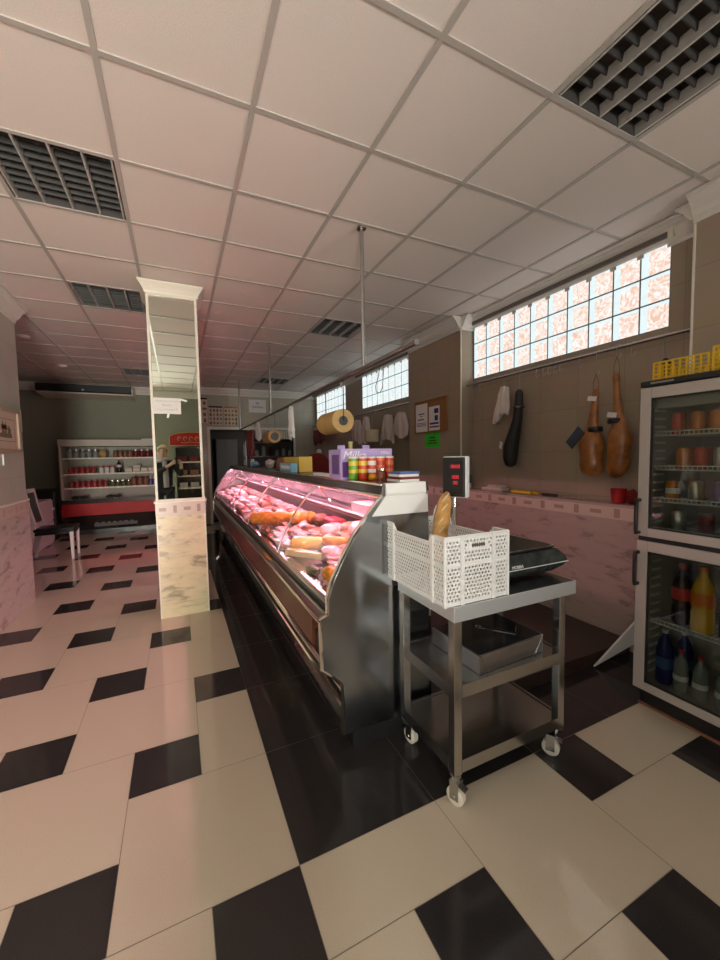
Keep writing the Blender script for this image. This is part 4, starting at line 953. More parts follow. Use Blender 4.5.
# perforated crate
t = thing('plastic_crate', 'white perforated plastic crate holding a baguette on the steel trolley', 'crate', (1.13, 1.5, TT))
KX0, KX1, KY0, KY1, KZ0, KH = .962, 1.302, 1.252, 1.745, TT + .001, .288
def perf(b, o, u, v, W, H, pitch, rad, top, blocked):
    """panel pierced by staggered round holes; o corner, u/v unit vectors, W/H size"""
    u, v, o = Vector(u), Vector(v), Vector(o)
    nr = max(1, int(H / (pitch * .9))); rh = H / nr
    for j in range(nr):
        off = (j % 2) * .5; nc = int(W / pitch); cw = W / nc
        cells = [(0, cw * off, False)] if off else []
        x = cw * off
        while x < W - 1e-6:
            x2 = min(x + cw, W); cells.append((x, x2, x2 - x > cw * .9)); x = x2
        for x0, x1, hole in cells:
            if x1 - x0 < 1e-5: continue
            z0, z1 = j * rh, (j + 1) * rh; cx, cz = (x0 + x1) / 2, (z0 + z1) / 2
            if cz > top(cx): continue
            C4 = [(x1, cz), (x1, z1), (cx, z1), (x0, z1), (x0, cz), (x0, z0), (cx, z0), (x1, z0)]
            Q = [b.verts.new(o + u * p[0] + v * p[1]) for p in C4]
            if hole and not blocked(cx, cz):
                In = [b.verts.new(o + u * (cx + rad * math.cos(k * PI / 4)) + v * (cz + rad * math.sin(k * PI / 4))) for k in range(8)]
                for k in range(8): b.faces.new((Q[k], Q[(k + 1) % 8], In[(k + 1) % 8], In[k]))
            else: b.faces.new(Q)
def dip(L, depth):
    def f(x):
        a = min(x, L - x)
        return KH if a < .075 else KH - depth * min(1, (a - .075) / .035)
    return f
LXk, LYk = KX1 - KX0, KY1 - KY0
sides = [((KX0, KY0, KZ0), (1, 0, 0), LXk, lambda x: KH, 'short'), ((KX0, KY1, KZ0), (1, 0, 0), LXk, lambda x: KH, 'short'), ((KX0, KY0, KZ0), (0, 1, 0), LYk, dip(LYk, .036), 'long'), ((KX1, KY0, KZ0), (0, 1, 0), LYk, dip(LYk, .036), 'long')]
for o, u, L, top, kd in sides:
    b = NB()
    def blk(x, z, L=L, kd=kd):
        if abs(z - KH * .56) < .008: return True
        for p in (.085, L - .085):
            if abs(x - p) < .011: return True
        if z > KH - .012 or z < .01: return True
        if kd == 'short' and abs(x - L / 2) < .055 and abs(z - (KH - .043)) < .016: return True
        return False
    perf(b, o, u, (0, 0, 1), L, KH, .0172, .0058, top, blk)
    sd = obj('crate_side', b, 'plast', t, solid=.0025)
    b = NB(); n = Vector((0, -1, 0)) if u[0] and o[1] == KY0 else Vector((0, 1, 0)) if u[0] else Vector((-1, 0, 0)) if o[0] == KX0 else Vector((1, 0, 0))
    U = Vector(u); O = Vector(o)
    for p in (.085, L - .085): obox(b, O + U * p + n * .004 + Vector((0, 0, KH / 2)), U * .009, n * .004, (0, 0, KH / 2))
    obox(b, O + U * L / 2 + n * .003 + Vector((0, 0, KH * .56)), U * L / 2, n * .003, (0, 0, .003))
    N = 40; pts = [O + U * (L * i / N) + Vector((0, 0, top(min(max(L * i / N, .001), L - .001)) - .002)) for i in range(N + 1)]
    tube(b, pts, .006, 6)
    if kd == 'short': obox(b, O + U * L / 2 + n * .003 + Vector((0, 0, KH - .043)), U * .05, n * .0012, (0, 0, .013))
    obj('rim_ribs', b, 'plast', t)
b = NB(); bx(b, KX0, KX1, KY0, KY1, KZ0, KZ0 + .005); obj('crate_base', b, 'plast', t)
for x in (KX0, KX1):
    for y in (KY0, KY1): b = NB(); tube(b, [(x, y, KZ0), (x, y, KZ0 + KH)], .008, 8); obj('corner_post', b, 'plast', t, smooth=True)
for y in (KY0 - .0022, ):
    b = NB()
    for k in range(6): obox(b, (1.132 - .03 + k * .012, y - .0035, KZ0 + KH - .043), (.004, 0, .004), (0, .0006, 0), (-.003, 0, .007))
    obj('grip_ribs', b, 'steel', t)
# baguette
M['bread'] = mat('bread_crust', (.62, .34, .11), .55, var=.3, vscale=18)
t = thing('baguette', 'golden baguette standing tilted in the white crate', 'bread', (1.08, 1.47, KZ0 + .005))
b = NB(); p0, p1 = Vector((1.03, 1.44, .90)), Vector((1.262, 1.625, 1.295)); n = 20; pts, rs = [], []
for i in range(n + 1):
    u = i / n; pts.append(p0.lerp(p1, u)); rs.append(max(.008, .037 * (1 - abs(2 * u - 1) ** 5) ** .5 * (1 + .05 * math.sin(u * 30)) if 0 < u < 1 else .008))
tube(b, pts, rs, 14); obj('crust', b, 'bread', t, smooth=True)
d = (p1 - p0).normalized(); nv = Vector((-.55, -.75, .38)); nv = (nv - d * nv.dot(d)).normalized(); sv = d.cross(nv)
b = NB()
for k in range(5):
    c = p0.lerp(p1, .38 + .13 * k) + nv * .0345
    tube(b, [c - d * .03 - sv * .014 - nv * .004, c, c + d * .03 + sv * .014 - nv * .004], [.002, .006, .002], 6)
obj('score_cut', b, mat('crumb', (.80, .62, .34), .7), t)
one('paper_slip', lambda b: obox(b, (1.16, 1.60, 1.17), (.012, .006, .012), (-.001, .0015, 0), (.012, .0, .055)), 'paper', 'narrow white paper slip standing behind the baguette in the crate', 'paper')

# scale with its column display
t = thing('shop_scale', 'black shop scale standing on the steel trolley right of the white crate', 'scale', (1.58, 1.5, TT))
SX0, SX1, SY0, SY1 = 1.345, 1.80, 1.325, 1.675
b = NB(); z0, zm, z1 = .878, .935, .997
rings = []
for x0, x1, y0, y1, z in [(SX0 + .03, SX1 - .055, SY0 + .05, SY1 - .03, z0), (SX0 + .006, SX1 - .022, SY0 + .012, SY1 - .01, zm - .024), (SX0, SX1, SY0, SY1, zm), (SX0 + .004, SX1 - .010, SY0 + .008, SY1, zm + .030), (SX0 + .012, SX1 - .045, SY0 + .030, SY1, z1)]:
    rings.append([b.verts.new(p) for p in ((x0, y0, z), (x1, y0, z), (x1, y1, z), (x0, y1, z))])
for a, c in zip(rings, rings[1:]):
    for q in range(4): b.faces.new((a[q], a[(q + 1) % 4], c[(q + 1) % 4], c[q]))
b.faces.new(rings[0][::-1]); b.faces.new(rings[-1])
M['scl'] = mat('scale_black', (.035, .042, .042), .25, var=.5, vscale=18)
obj('scale_body', b, 'scl', t, bevel=.004)
b = NB(); bx(b, SX0 - .001, SX1 + .001, SY0 - .0015, SY0 + .01, zm - .0018, zm + .0018); bx(b, SX1 - .005, SX1 + .0012, SY0, SY1, zm - .0018, zm + .0018); obj('side_stripe', b, 'plast', t, label='thin white stripe')
text('maker_name', 'MOBBA', .022, 'plast', t, (1.445, SY0 - .0005, zm + .0135), (1, 0, 0), (0, 0, 1), ext=.0015)
b = NB(); bx(b, SX0 + .03, SX1 - .045, SY0 + .045, SY1 + .02, z1 + .004, z1 + .014); obj('weighing_plate', b, mat('plate_dark', (.10, .095, .08), .25, .6), t, bevel=.004)
b = NB(); tube(b, [(SX0 + .03, SY0 + .045, z1 + .014), (SX1 - .045, SY0 + .045, z1 + .014), (SX1 - .045, SY1 + .02, z1 + .014), (SX0 + .03, SY1 + .02, z1 + .014), (SX0 + .03, SY0 + .045, z1 + .014)], .003, 6); obj('plate_rim', b, 'chrome', t)
for x in (SX0 + .06, SX1 - .10):
    for y in (SY0 + .07, SY1 - .06): b = NB(); tube(b, [(x, y, TT + .0005), (x, y, z0 + .002)], .012, 10); obj('foot', b, 'blackp', t)
b = NB(); tube(b, [(1.325, 1.64, .93), (1.325, 1.64, 1.30)], .0145, 14); bx(b, 1.31, 1.37, 1.62, 1.66, .92, .95); obj('display_pole', b, 'chrome', t, smooth=True)
dh = NB(); c = Vector((1.322, 1.63, 1.372)); nf = Vector((-.90, -.44, 0)).normalized(); sr = Vector((.44, -.90, 0)).normalized()
obox(dh, c + nf * .018, sr * .062, nf * .006, (0, 0, .103)); hd = obj('display_head', dh, 'blackp', t, bevel=.006)
b = NB(); obox(b, c - nf * .010, sr * .066, nf * .022, (0, 0, .108)); obj('display_shell', b, 'plast', hd, bevel=.006, label='white plastic back shell')
b = NB(); obox(b, c + nf * .0245, sr * .052, nf * .0006, (0, 0, .085)); obj('screen', b, 'blackg', hd)
M['led'] = mat('red_digits', (.6, .02, .03), .4, emis=(1, .04, .06), es=.45)
for q, (dz, s) in enumerate(((.055, '0000'), (.0, '000'), (-.03, '00'))):
    text('digits', s, .026, 'led', hd, c + nf * .0262 + sr * .012 + Vector((0, 0, dz)), sr, (0, 0, 1), ext=.0004)
# flat steel box on the middle shelf with a hook on it
t = thing('steel_box', 'flat steel box with black top on the middle shelf of the trolley', 'box', (1.38, 1.43, .514))
b = NB(); prism(b, [(1.165, 1.275), (1.585, 1.295), (1.575, 1.63), (1.155, 1.61)], 'Z', .5165, .602); obj('box_body', b, 'steeld', t, bevel=.003)
b = NB(); prism(b, [(1.172, 1.283), (1.578, 1.302), (1.568, 1.623), (1.162, 1.603)], 'Z', .6022, .605); obj('black_lid', b, 'blackg', t)
b = NB(); tube(b, [(1.165, 1.275, .603), (1.585, 1.295, .603), (1.575, 1.63, .603), (1.155, 1.61, .603), (1.165, 1.275, .603)], .0025, 6)
tube(b, [(1.17, 1.2735, .60), (1.225, 1.2765, .522)], .0022, 6); tube(b, [(1.58, 1.293, .60), (1.53, 1.2905, .522)], .0022, 6); obj('edge_seam', b, 'steel', t)
t = thing('wire_skewer', 'bent steel wire with a ring lying on the flat steel box', 'skewer', (1.42, 1.42, .6055))
b = NB(); tube(b, [(1.36 + .012 * math.cos(k * PI / 5), 1.50 + .012 * math.sin(k * PI / 5), .608) for k in range(11)], .0028, 6); obj('ring', b, 'chrome', t, smooth=True)
b = NB(); tube(b, [(1.37, 1.495, .6085), (1.47, 1.36, .6085), (1.53, 1.41, .609)], .0026, 6); obj('wire', b, 'chrome', t, smooth=True)
# board leaning behind the fridge side
b = NB(); A0, d1, d2 = Vector((2.55, 1.672, .006)), Vector((.36, -.128, .385)), Vector((.36, -.142, .20)); nn = d1.cross(d2).normalized() * .009
fa = [b.verts.new(A0 + o2 + nn) for o2 in (Vector(), d1, d2)]; fb = [b.verts.new(A0 + o2 - nn) for o2 in (Vector(), d1, d2)]
b.faces.new(fa); b.faces.new(fb[::-1])
for q in range(3): b.faces.new((fa[q], fb[q], fb[(q + 1) % 3], fa[(q + 1) % 3]))
tag(obj('white_board', b, 'plast', bevel=.003), 'white plastic board leaning beside the fridge behind the trolley', 'board')

# ------------------------------------------------------------------ the drinks fridge
FX0, FX1, FY0, FY1, FT = 2.37, 2.985, .70, 1.318, 1.846
t = thing('drinks_fridge', 'tall two-door glass drinks fridge against the right wall', 'fridge', (2.68, 1.0, 0))
BX = FX0 + .05
b = NB()
bx(b, BX, FX1, FY0, FY0 + .035, .11, FT); bx(b, BX, FX1, FY1 - .035, FY1, .11, FT); bx(b, FX1 - .03, FX1, FY0 + .035, FY1 - .035, .11, FT); bx(b, BX, FX1 - .03, FY0 + .035, FY1 - .035, .11, .135); bx(b, BX, FX1 - .03, FY0 + .035, FY1 - .035, 1.79, FT); bx(b, BX, FX1 - .03, FY0 + .035, FY1 - .035, .965, 1.02)
obj('cabinet', b, 'fr_wht', t)
b = NB(); bx(b, FX0 + .004, FX1, FY0 - .004, FY1 + .004, FT, 1.876); obj('black_cap', b, 'blackp', t, bevel=.004)
b = NB(); bx(b, FX0 + .003, FX0 + .0045, 1.16, 1.27, 1.857, 1.866); obj('name_strip', b, 'steeld', t)
b = NB(); bx(b, BX + .01, FX1, FY0 + .01, FY1 - .01, .012, .11); obj('plinth', b, 'blackp', t)
b = NB(); bx(b, BX + .0, BX + .012, FY0 + .005, FY1 - .005, .0, .014); obj('kick_strip', b, 'brn', t)
b = NB(); bx(b, FX0 + .012, BX - .001, FY0 + .004, FY1 - .004, .972, 1.016); obj('door_gap_shade', b, 'blackp', t)  # black strip standing in for the shade between the two doors
def fdoor(z0, z1, hz0, hz1, sw):
    b = NB(); bx(b, FX0, BX - .004, FY1 - sw, FY1, z0, z1); bx(b, FX0, BX - .004, FY0, FY0 + sw, z0, z1); bx(b, FX0, BX - .004, FY0 + sw, FY1 - sw, z1 - .058, z1); bx(b, FX0, BX - .004, FY0 + sw, FY1 - sw, z0, z0 + .048)
    d = obj('door', b, 'fr_wht', t, bevel=.003)
    b = NB(); bx(b, FX0 + .012, FX0 + .018, FY0 + sw, FY1 - sw, z0 + .048, z1 - .058); obj('glass_pane', b, 'fglass', d)
    b = NB(); g = .009
    for y0, y1, a, c in ((FY1 - sw - g, FY1 - sw, z0 + .048, z1 - .058), (FY0 + sw, FY0 + sw + g, z0 + .048, z1 - .058), (FY0 + sw, FY1 - sw, z1 - .058 - g, z1 - .058), (FY0 + sw, FY1 - sw, z0 + .048, z0 + .048 + g)): bx(b, FX0 + .004, FX0 + .011, y0, y1, a, c)
    obj('gasket', b, 'blackp', d)
    b = NB(); y = FY1 - .014
    tube(b, [(FX0 - .004, y, hz0), (FX0 - .034, y, hz0), (FX0 - .036, y, hz0 + .015), (FX0 - .036, y, hz1 - .015), (FX0 - .034, y, hz1), (FX0 - .004, y, hz1)], .0105, 8); obj('handle', b, 'blackp', d, smooth=True)
fdoor(1.010, 1.838, 1.03, 1.215, .055); fdoor(.118, .984, .735, .915, .058)
SHZ = (1.575, 1.385, 1.205, 1.035, .505)
for z in SHZ:
    b = NB(); x0, x1, y0, y1 = BX + .03, FX1 - .04, FY0 + .04, FY1 - .04
    tube(b, [(x0, y0, z), (x0, y1, z)], .0035, 6); tube(b, [(x0, y0, z + .022), (x0, y1, z + .022)], .003, 6); tube(b, [(x1, y0, z), (x1, y1, z)], .0035, 6); tube(b, [((x0 + x1) / 2, y0, z), ((x0 + x1) / 2, y1, z)], .0035, 6)
    k = y0
    while k <= y1: tube(b, [(x0, k, z + .022), (x0, k, z), (x1, k, z)], .002, 4, caps=False); k += .021
    obj('wire_shelf', b, 'plast', t)
b = NB()
for z in [.2 + .05 * k for k in range(14)] + [1.08 + .045 * k for k in range(15)]: bx(b, BX + .03, BX + .12, FY1 - .046, FY1 - .034, z, z + .012); bx(b, BX + .03, BX + .12, FY0 + .034, FY0 + .046, z, z + .012)
obj('shelf_support', b, 'plast', t)
b = NB(); bx(b, BX + .012, BX + .10, FY0 + .04, FY1 - .04, 1.725, 1.788); obj('top_light_cover', b, mat('cover_grey', (.42, .42, .38), .4), t)
# drinks
M['cola'] = mat('cola', (.035, .012, .008), .12); M['fanta'] = mat('orange_drink', (.80, .46, .03), .15); M['labred'] = mat('label_red', (.62, .03, .03), .35); M['labor'] = mat('label_orange', (.85, .22, .02), .35); M['blueb'] = mat('blue_bottle', (.02, .03, .16), .15); M['clearb'] = mat('clear_bottle', (.55, .60, .60), .1, trans=.6)
M['canred'] = mat('can_red', (.62, .07, .04), .25, .3); M['canor'] = mat('can_orange', (.75, .25, .04), .25, .3); M['cang'] = mat('can_silver', (.62, .60, .58), .25, .7); M['canblue'] = mat('can_blue', (.10, .12, .32), .25, .3)
def can(x, y, z, c, label, group=None, r=.033, h=.115):
    t = thing('drink_can', label, 'can', (x, y, z), group=group)
    b = NB(); lathe(b, [(r * .8, 0), (r, .008), (r, h - .012), (r * .82, h)], (x, y, z), 16); obj('can_body', b, c, t, smooth=True)
    b = NB(); lathe(b, [(r * .80, h), (r * .80, h + .002)], (x, y, z), 14); obj('can_end', b, 'cang', t)
    return t
def bottle(x, y, z, H, r, liquid, lab, label, group=None, cap='labred', lz=(.42, .62)):
    t = thing('drink_bottle', label, 'bottle', (x, y, z), group=group)
    b = NB(); lathe(b, [(r * .8, 0), (r, .012), (r, H * .30), (r * .90, H * .36), (r, H * .42), (r, H * .62), (r * .75, H * .76), (r * .34, H * .88), (r * .32, H * .95)], (x, y, z), 18); obj('bottle_body', b, liquid, t, smooth=True)
    b = NB(); lathe(b, [(r * 1.02, H * lz[0]), (r * 1.02, H * lz[1])], (x, y, z), 18); obj('label_band', b, lab, t, smooth=True)
    b = NB(); lathe(b, [(r * .40, H * .93), (r * .40, H)], (x, y, z), 12); obj('cap', b, cap, t, smooth=True)
fx = BX + .075
zz = 1.5785
for k, (y, c, l) in enumerate([(1.19, 'canred', 'red can at the left of the top fridge shelf'), (1.10, 'canor', 'orange can second from left on the top fridge shelf'), (1.02, 'canor', 'orange can third from left on the top fridge shelf'), (.93, 'fanta', 'yellow can fourth from left on the top fridge shelf'), (.85, 'cang', 'silver can at the right of the top fridge shelf')]): can(fx, y, zz, c, l)
zz = 1.3885
for k, (y, c, l) in enumerate([(1.16, 'canor', 'orange-red can at the left of the second fridge shelf'), (1.08, 'canred', 'red can second from left on the second fridge shelf'), (1.0, 'cang', 'pale can in the middle of the second fridge shelf'), (.92, 'labred', 'red can fourth from left on the second fridge shelf'), (.84, 'canred', 'red can at the right of the second fridge shelf')]): can(fx, y, zz, c, l)
for y in (1.18, 1.09, .99): can(fx + .09, y, zz, 'canred', 'red can in the back row of the second fridge shelf', 'back row red cans on the second fridge shelf')
for y in (1.205, 1.14, 1.06, .97, .88): can(fx + .16, y, 1.5785, 'canor', 'orange can in the back row of the top fridge shelf', 'back row orange cans on the top fridge shelf')
zz = 1.2085
for y in (1.15, 1.05, .95, .87): can(fx + .13, y, zz, 'canblue', 'violet can in the back row of the third fridge shelf', 'back row violet cans on the third fridge shelf')
t = can(fx, 1.205, zz, 'canor', 'orange can with a round label at the left of the third fridge shelf')
b = NB(); lathe(b, [(.0335, .045), (.0335, .075)], (fx, 1.205, zz), 16); obj('round_label', b, 'paper', t, smooth=True)
for k, (y, c, l) in enumerate([(1.10, 'cang', 'pale beige can second from left on the third fridge shelf'), (1.0, 'canblue', 'violet can in the middle of the third fridge shelf'), (.91, 'canblue', 'violet can fourth from left on the third fridge shelf'), (.83, 'canblue', 'violet can at the right of the third fridge shelf')]): can(fx, y, zz, c, l)
zz = 1.0385
for k, (y, c, l) in enumerate([(1.19, 'cang', 'silver can lying low at the left of the fourth fridge shelf'), (1.06, 'redd', 'dark red can on the fourth fridge shelf'), (.94, 'redd', 'dark red can at the right of the fourth fridge shelf')]): can(fx + .03, y, zz, c, l)
zz = .5085
bottle(BX + .14, 1.175, zz, .34, .046, 'cola', 'labred', 'big dark cola bottle on the fridge shelf of the lower door'); bottle(BX + .10, 1.06, zz, .36, .052, 'fanta', 'labor', 'big orange drink bottle right of the cola in the lower fridge', cap='labor'); bottle(BX + .12, .95, zz, .34, .046, 'cola', 'labred', 'second dark cola bottle right of the orange drink in the fridge'); bottle(BX + .14, .84, zz, .34, .046, 'cola', 'labred', 'third dark cola bottle at the right end of the fridge shelf')
zz = .1355
bottle(BX + .11, 1.235, zz, .32, .042, 'blueb', 'navy', 'dark blue bottle at the left of the fridge floor', cap='paper', lz=(.3, .5)); bottle(BX + .20, 1.18, zz, .31, .042, 'blueb', 'navy', 'dark blue bottle behind the front water bottles on the fridge floor', cap='paper', lz=(.3, .5))
for y, l in ((1.145, 'small clear water bottle next to the dark blue bottle on the fridge floor'), (1.055, 'second small clear water bottle on the fridge floor'), (.955, 'third small clear water bottle on the fridge floor'), (.86, 'fourth small clear water bottle at the right of the fridge floor')):
    bottle(BX + .09, y, zz, .24, .034, 'clearb', 'paper', l, lz=(.3, .42))
# yellow baskets on the fridge
def basket(x0, x1, y0, y1, z0, h, label):
    t = thing('yellow_basket', label, 'basket', ((x0 + x1) / 2, (y0 + y1) / 2, z0))
    b = NB(); bx(b, x0, x1, y0, y1, z0, z0 + .006); obj('basket_base', b, 'yellow', t)
    b = NB()
    for z in (z0 + .01, z0 + h * .2, z0 + h * .4, z0 + h * .6, z0 + h * .8, z0 + h):
        tube(b, [(x0, y0, z), (x1, y0, z), (x1, y1, z), (x0, y1, z), (x0, y0, z)], .005 if z > z0 + h * .9 else .003, 6)
    for y in [y0 + (y1 - y0) * k / 8 for k in range(9)]:
        for x in (x0, x1): bx(b, x - .004, x + .004, y - .005, y + .005, z0, z0 + h)
    for x in [x0 + (x1 - x0) * k / 8 for k in range(9)]:
        for y in (y0, y1): bx(b, x - .005, x + .005, y - .004, y + .004, z0, z0 + h)
    obj('basket_bars', b, 'yellow', t)
basket(2.46, 2.80, 1.05, 1.30, 1.8775, .105, 'yellow plastic basket on top of the fridge, the left one'); basket(2.46, 2.80, .74, 1.03, 1.8775, .13, 'yellow plastic basket on top of the fridge, the right one')

# ------------------------------------------------------------------ the alcove at the left: cooler, cabinet, chair
KX, KXE, KYF, KYB = -2.05, -.02, 9.2, YA - .02
t = thing('open_cooler', 'white open-front cooler with red band and shelves of jars at the far left', 'cooler', ((KX + KXE) / 2, 9.5, 0))
M['coolin'] = mat('cooler_inside', (.50, .47, .40), .5)
M['coolw'] = mat('cooler_body', (.62, .58, .49), .5)
b = NB(); bx(b, KX, KX + .04, KYF, KYB, .62, 1.90); bx(b, KXE - .04, KXE, KYF, KYB, .62, 1.90); bx(b, KX, KXE, KYF - .02, KYB, 1.77, 1.90); obj('cabinet', b, 'coolw', t, bevel=.006)
b = NB(); bx(b, KX + .04, KXE - .04, KYB - .04, KYB, .62, 1.77)
for k in range(40): x = KX + .08 + k * .048; bx(b, x, x + .006, KYB - .046, KYB - .04, .62, 1.77)
obj('back_panel', b, 'coolin', t)
b = NB(); prism(b, [(KYB, .10), (KYF + .1, .10), (KYF - .02, .40), (KYF - .04, .62), (KYF - .02, .72), (KYF + .04, .72), (KYF + .04, .66), (KYB, .66)], 'X', KX, KXE); obj('base_tub', b, 'darkst', t)
b = NB(); prism(b, [(KYF - .055, .41), (KYF - .06, .64), (KYF - .05, .645), (KYF - .02, .40)], 'X', KX + .01, KXE - .01); obj('red_band', b, 'red', t, label='red front band')
b = NB(); bx(b, KX + .05, KXE - .05, KYF + .16, KYB, 0, .10); obj('plinth', b, 'blackp', t)
SZ = (1.545, 1.235, .955)
for z in SZ: b = NB(); bx(b, KX + .04, KXE - .04, KYF + .06, KYB - .05, z - .03, z); obj('shelf', b, 'white', t)
b = NB(); bx(b, KX + .5, KX + 1.25, KYF + .05, KYF + .07, .16, .36)
for k in range(7): bx(b, KX + .52 + k * .10, KX + .58 + k * .10, KYF + .04, KYF + .05, .16, .38)
obj('lower_grille', b, mat('grille_grey', (.10, .09, .08), .5), t)
def jar(x, y, z, r, h, c, lid, nm, label, group):
    tt = thing(nm, label, 'jar', (x, y, z), group=group)
    b = NB(); lathe(b, [(r * .9, 0), (r, .008), (r, h * .78), (r * .85, h * .84)], (x, y, z), 12); obj('jar_body', b, c, tt, smooth=True)
    b = NB(); lathe(b, [(r * .88, h * .84), (r * .88, h)], (x, y, z), 12); obj('lid', b, lid, tt, smooth=True)
    return tt
def box1(x, y, z, w, d, h, c, nm, label, cat, group):
    b = NB(); bx(b, x - w / 2, x + w / 2, y - d / 2, y + d / 2, z, z + h); bx(b, x - w / 2 + .008, x + w / 2 - .008, y - d / 2 - .001, y - d / 2, z + h * .3, z + h * .7, 1)
    return tag(obj(nm, b, [c, 'paper'], bevel=.003), label, cat, group)
fy = KYF + .11; e = .0008
M['candk'] = mat('dull_red_can', (.36, .035, .035), .35, var=.3, vscale=30)
j0 = jar(KX + .16, fy, SZ[0] + e, .045, .16, 'clearb', 'steeld', 'glass_jar', 'tall clear glass jar in the group at the left of the cooler top shelf', 'clear jars on the cooler top shelf')
for k in range(1, 5): dup(j0, (KX + .16 + .105 * k, fy, SZ[0] + e))
one('brown_sack', lambda b: blob(b, (KX + .70, fy, SZ[0] + .08), (.07, .06, .08), 3, .3, 2, flat=-.078), 'kraft', 'tan paper sack on the cooler top shelf', 'sack')
j0 = jar(KX + .92, fy, SZ[0] + e, .04, .14, 'brn', 'blackp', 'dark_jar', 'dark jar in the middle group on the cooler top shelf', 'dark jars on the cooler top shelf')
for k in range(1, 4): dup(j0, (KX + .92 + .085 * k, fy, SZ[0] + e))
j0 = jar(KX + 1.28, fy, SZ[0] + e, .05, .15, 'redd', 'steeld', 'sauce_jar', 'brown-red sauce jar at the right of the cooler top shelf', 'sauce jars on the cooler top shelf')
for k in range(1, 4): dup(j0, (KX + 1.28 + .11 * k, fy, SZ[0] + e))
b0 = box1(KX + 1.72, fy, SZ[0] + e, .16, .12, .05, 'pform', 'flat_tub', 'flat pale tub at the right end of the cooler top shelf', 'tub', 'flat tubs on the cooler top shelf')
dup(b0, b0.location + Vector((.17, 0, 0)))
for si, (z, n, l) in enumerate([(SZ[1], 5, 'red can in the left row on the second cooler shelf'), (SZ[2], 7, 'red can in the left row on the third cooler shelf')]):
    c0 = can(KX + .15, fy, z + e, 'candk', l, 'red cans on the cooler shelf %d' % (si + 2), .042, .13)
    for k in range(1, n): dup(c0, (KX + .15 + .095 * k, fy, z + e))
j0 = jar(KX + .66, fy, SZ[1] + e, .042, .13, 'paper', 'labred', 'white_jar', 'white jar with red lid on the second cooler shelf', 'white jars on the second cooler shelf')
for k in range(1, 3): dup(j0, (KX + .66 + .095 * k, fy, SZ[1] + e))
bottle(KX + .97, fy, SZ[1] + e, .25, .045, 'cola', 'paper', 'dark bottle standing tallest on the second cooler shelf', None, 'blackp')
j0 = box1(KX + 1.14, fy, SZ[1] + e, .13, .12, .09, 'pform', 'cheese_tub', 'pale tub in the right half of the second cooler shelf', 'tub', 'pale tubs on the second cooler shelf')
for k in range(1, 6): dup(j0, j0.location + Vector((.142 * k, 0, 0)))
b0 = box1(KX + 1.29, fy, SZ[1] + .092 + e, .13, .11, .05, 'pform', 'cheese_tub', 'pale tub stacked on top of another on the second cooler shelf', 'tub', None)
j0 = jar(KX + .84, fy, SZ[2] + e, .042, .12, 'grn', 'steel', 'olive_jar', 'dark green jar in the middle of the third cooler shelf', 'green jars on the third cooler shelf')
for k in range(1, 4): dup(j0, (KX + .84 + .095 * k, fy, SZ[2] + e))
j0 = jar(KX + 1.22, fy, SZ[2] + e, .05, .18, 'brn', 'redd', 'sauce_jar', 'tall brown jar on the third cooler shelf', 'brown jars on the third cooler shelf')
for k in range(1, 3): dup(j0, (KX + 1.22 + .11 * k, fy, SZ[2] + e))
j0 = jar(KX + 1.53, fy, SZ[2] + e, .03, .16, 'canblue', 'paper', 'slim_jar', 'slim blue and white jar on the third cooler shelf', 'slim jars on the third cooler shelf')
for k in range(1, 4): dup(j0, (KX + 1.53 + .066 * k, fy, SZ[2] + e))
b0 = box1(KX + 1.87, fy, SZ[2] + e, .16, .12, .09, 'pform', 'flat_tub', 'pale tub at the right end of the third cooler shelf', 'tub', None)
b0 = box1(KX + 1.74, fy - .02, .725, .15, .12, .10, 'labred', 'meat_packet', 'red packet at the right on the cooler bottom deck', 'packet', None)
for k in range(4):
    one('meat_packet', lambda b: blob(b, (KX + .2 + .14 * k + (.3 if k > 1 else 0), fy, .725 + .03), (.065, .08, .035), k + 2, .3, flat=-.029), 'dark', 'dark wrapped packet lying on the cooler bottom deck', 'packet', 'dark packets on the cooler deck')
one('cooler_note', lambda b: bx(b, KX + 1.4, KX + 1.62, KYF + .05, KYF + .2, 1.902, 1.925), 'paper', 'white papers lying on top of the cooler', 'papers')
# white low cabinet and dark bags
t = thing('low_cabinet', 'pinkish white low cabinet standing behind the chair', 'cabinet', (-2.5, 8.4, 0))
b = NB(); bx(b, -2.75, -2.12, 7.95, 8.85, .0, .80); obj('body', b, 'pinkw', t, bevel=.006)
b = NB(); bx(b, -2.12, -2.10, 7.97, 8.83, .05, .40); obj('drawer_front', b, 'pinkw', t, bevel=.004); b = NB(); bx(b, -2.12, -2.10, 7.97, 8.83, .42, .78); obj('drawer_front', b, 'pinkw', t, bevel=.004)
b = NB(); lathe(b, [(.02, 0), (.03, .02), (.01, .03)], (-2.10, 8.78, .62), 12, axis='X'); obj('knob', b, 'plast', t, smooth=True)
b = NB(); prism(b, [(9.0, 0), (9.25, 0), (9.25, .9), (9.16, .98), (9.0, .92)], 'X', -2.42, -2.10); tag(obj('dark_bin', b, 'blackp', bevel=.03), 'dark bin standing between the low cabinet and the open cooler', 'bin')
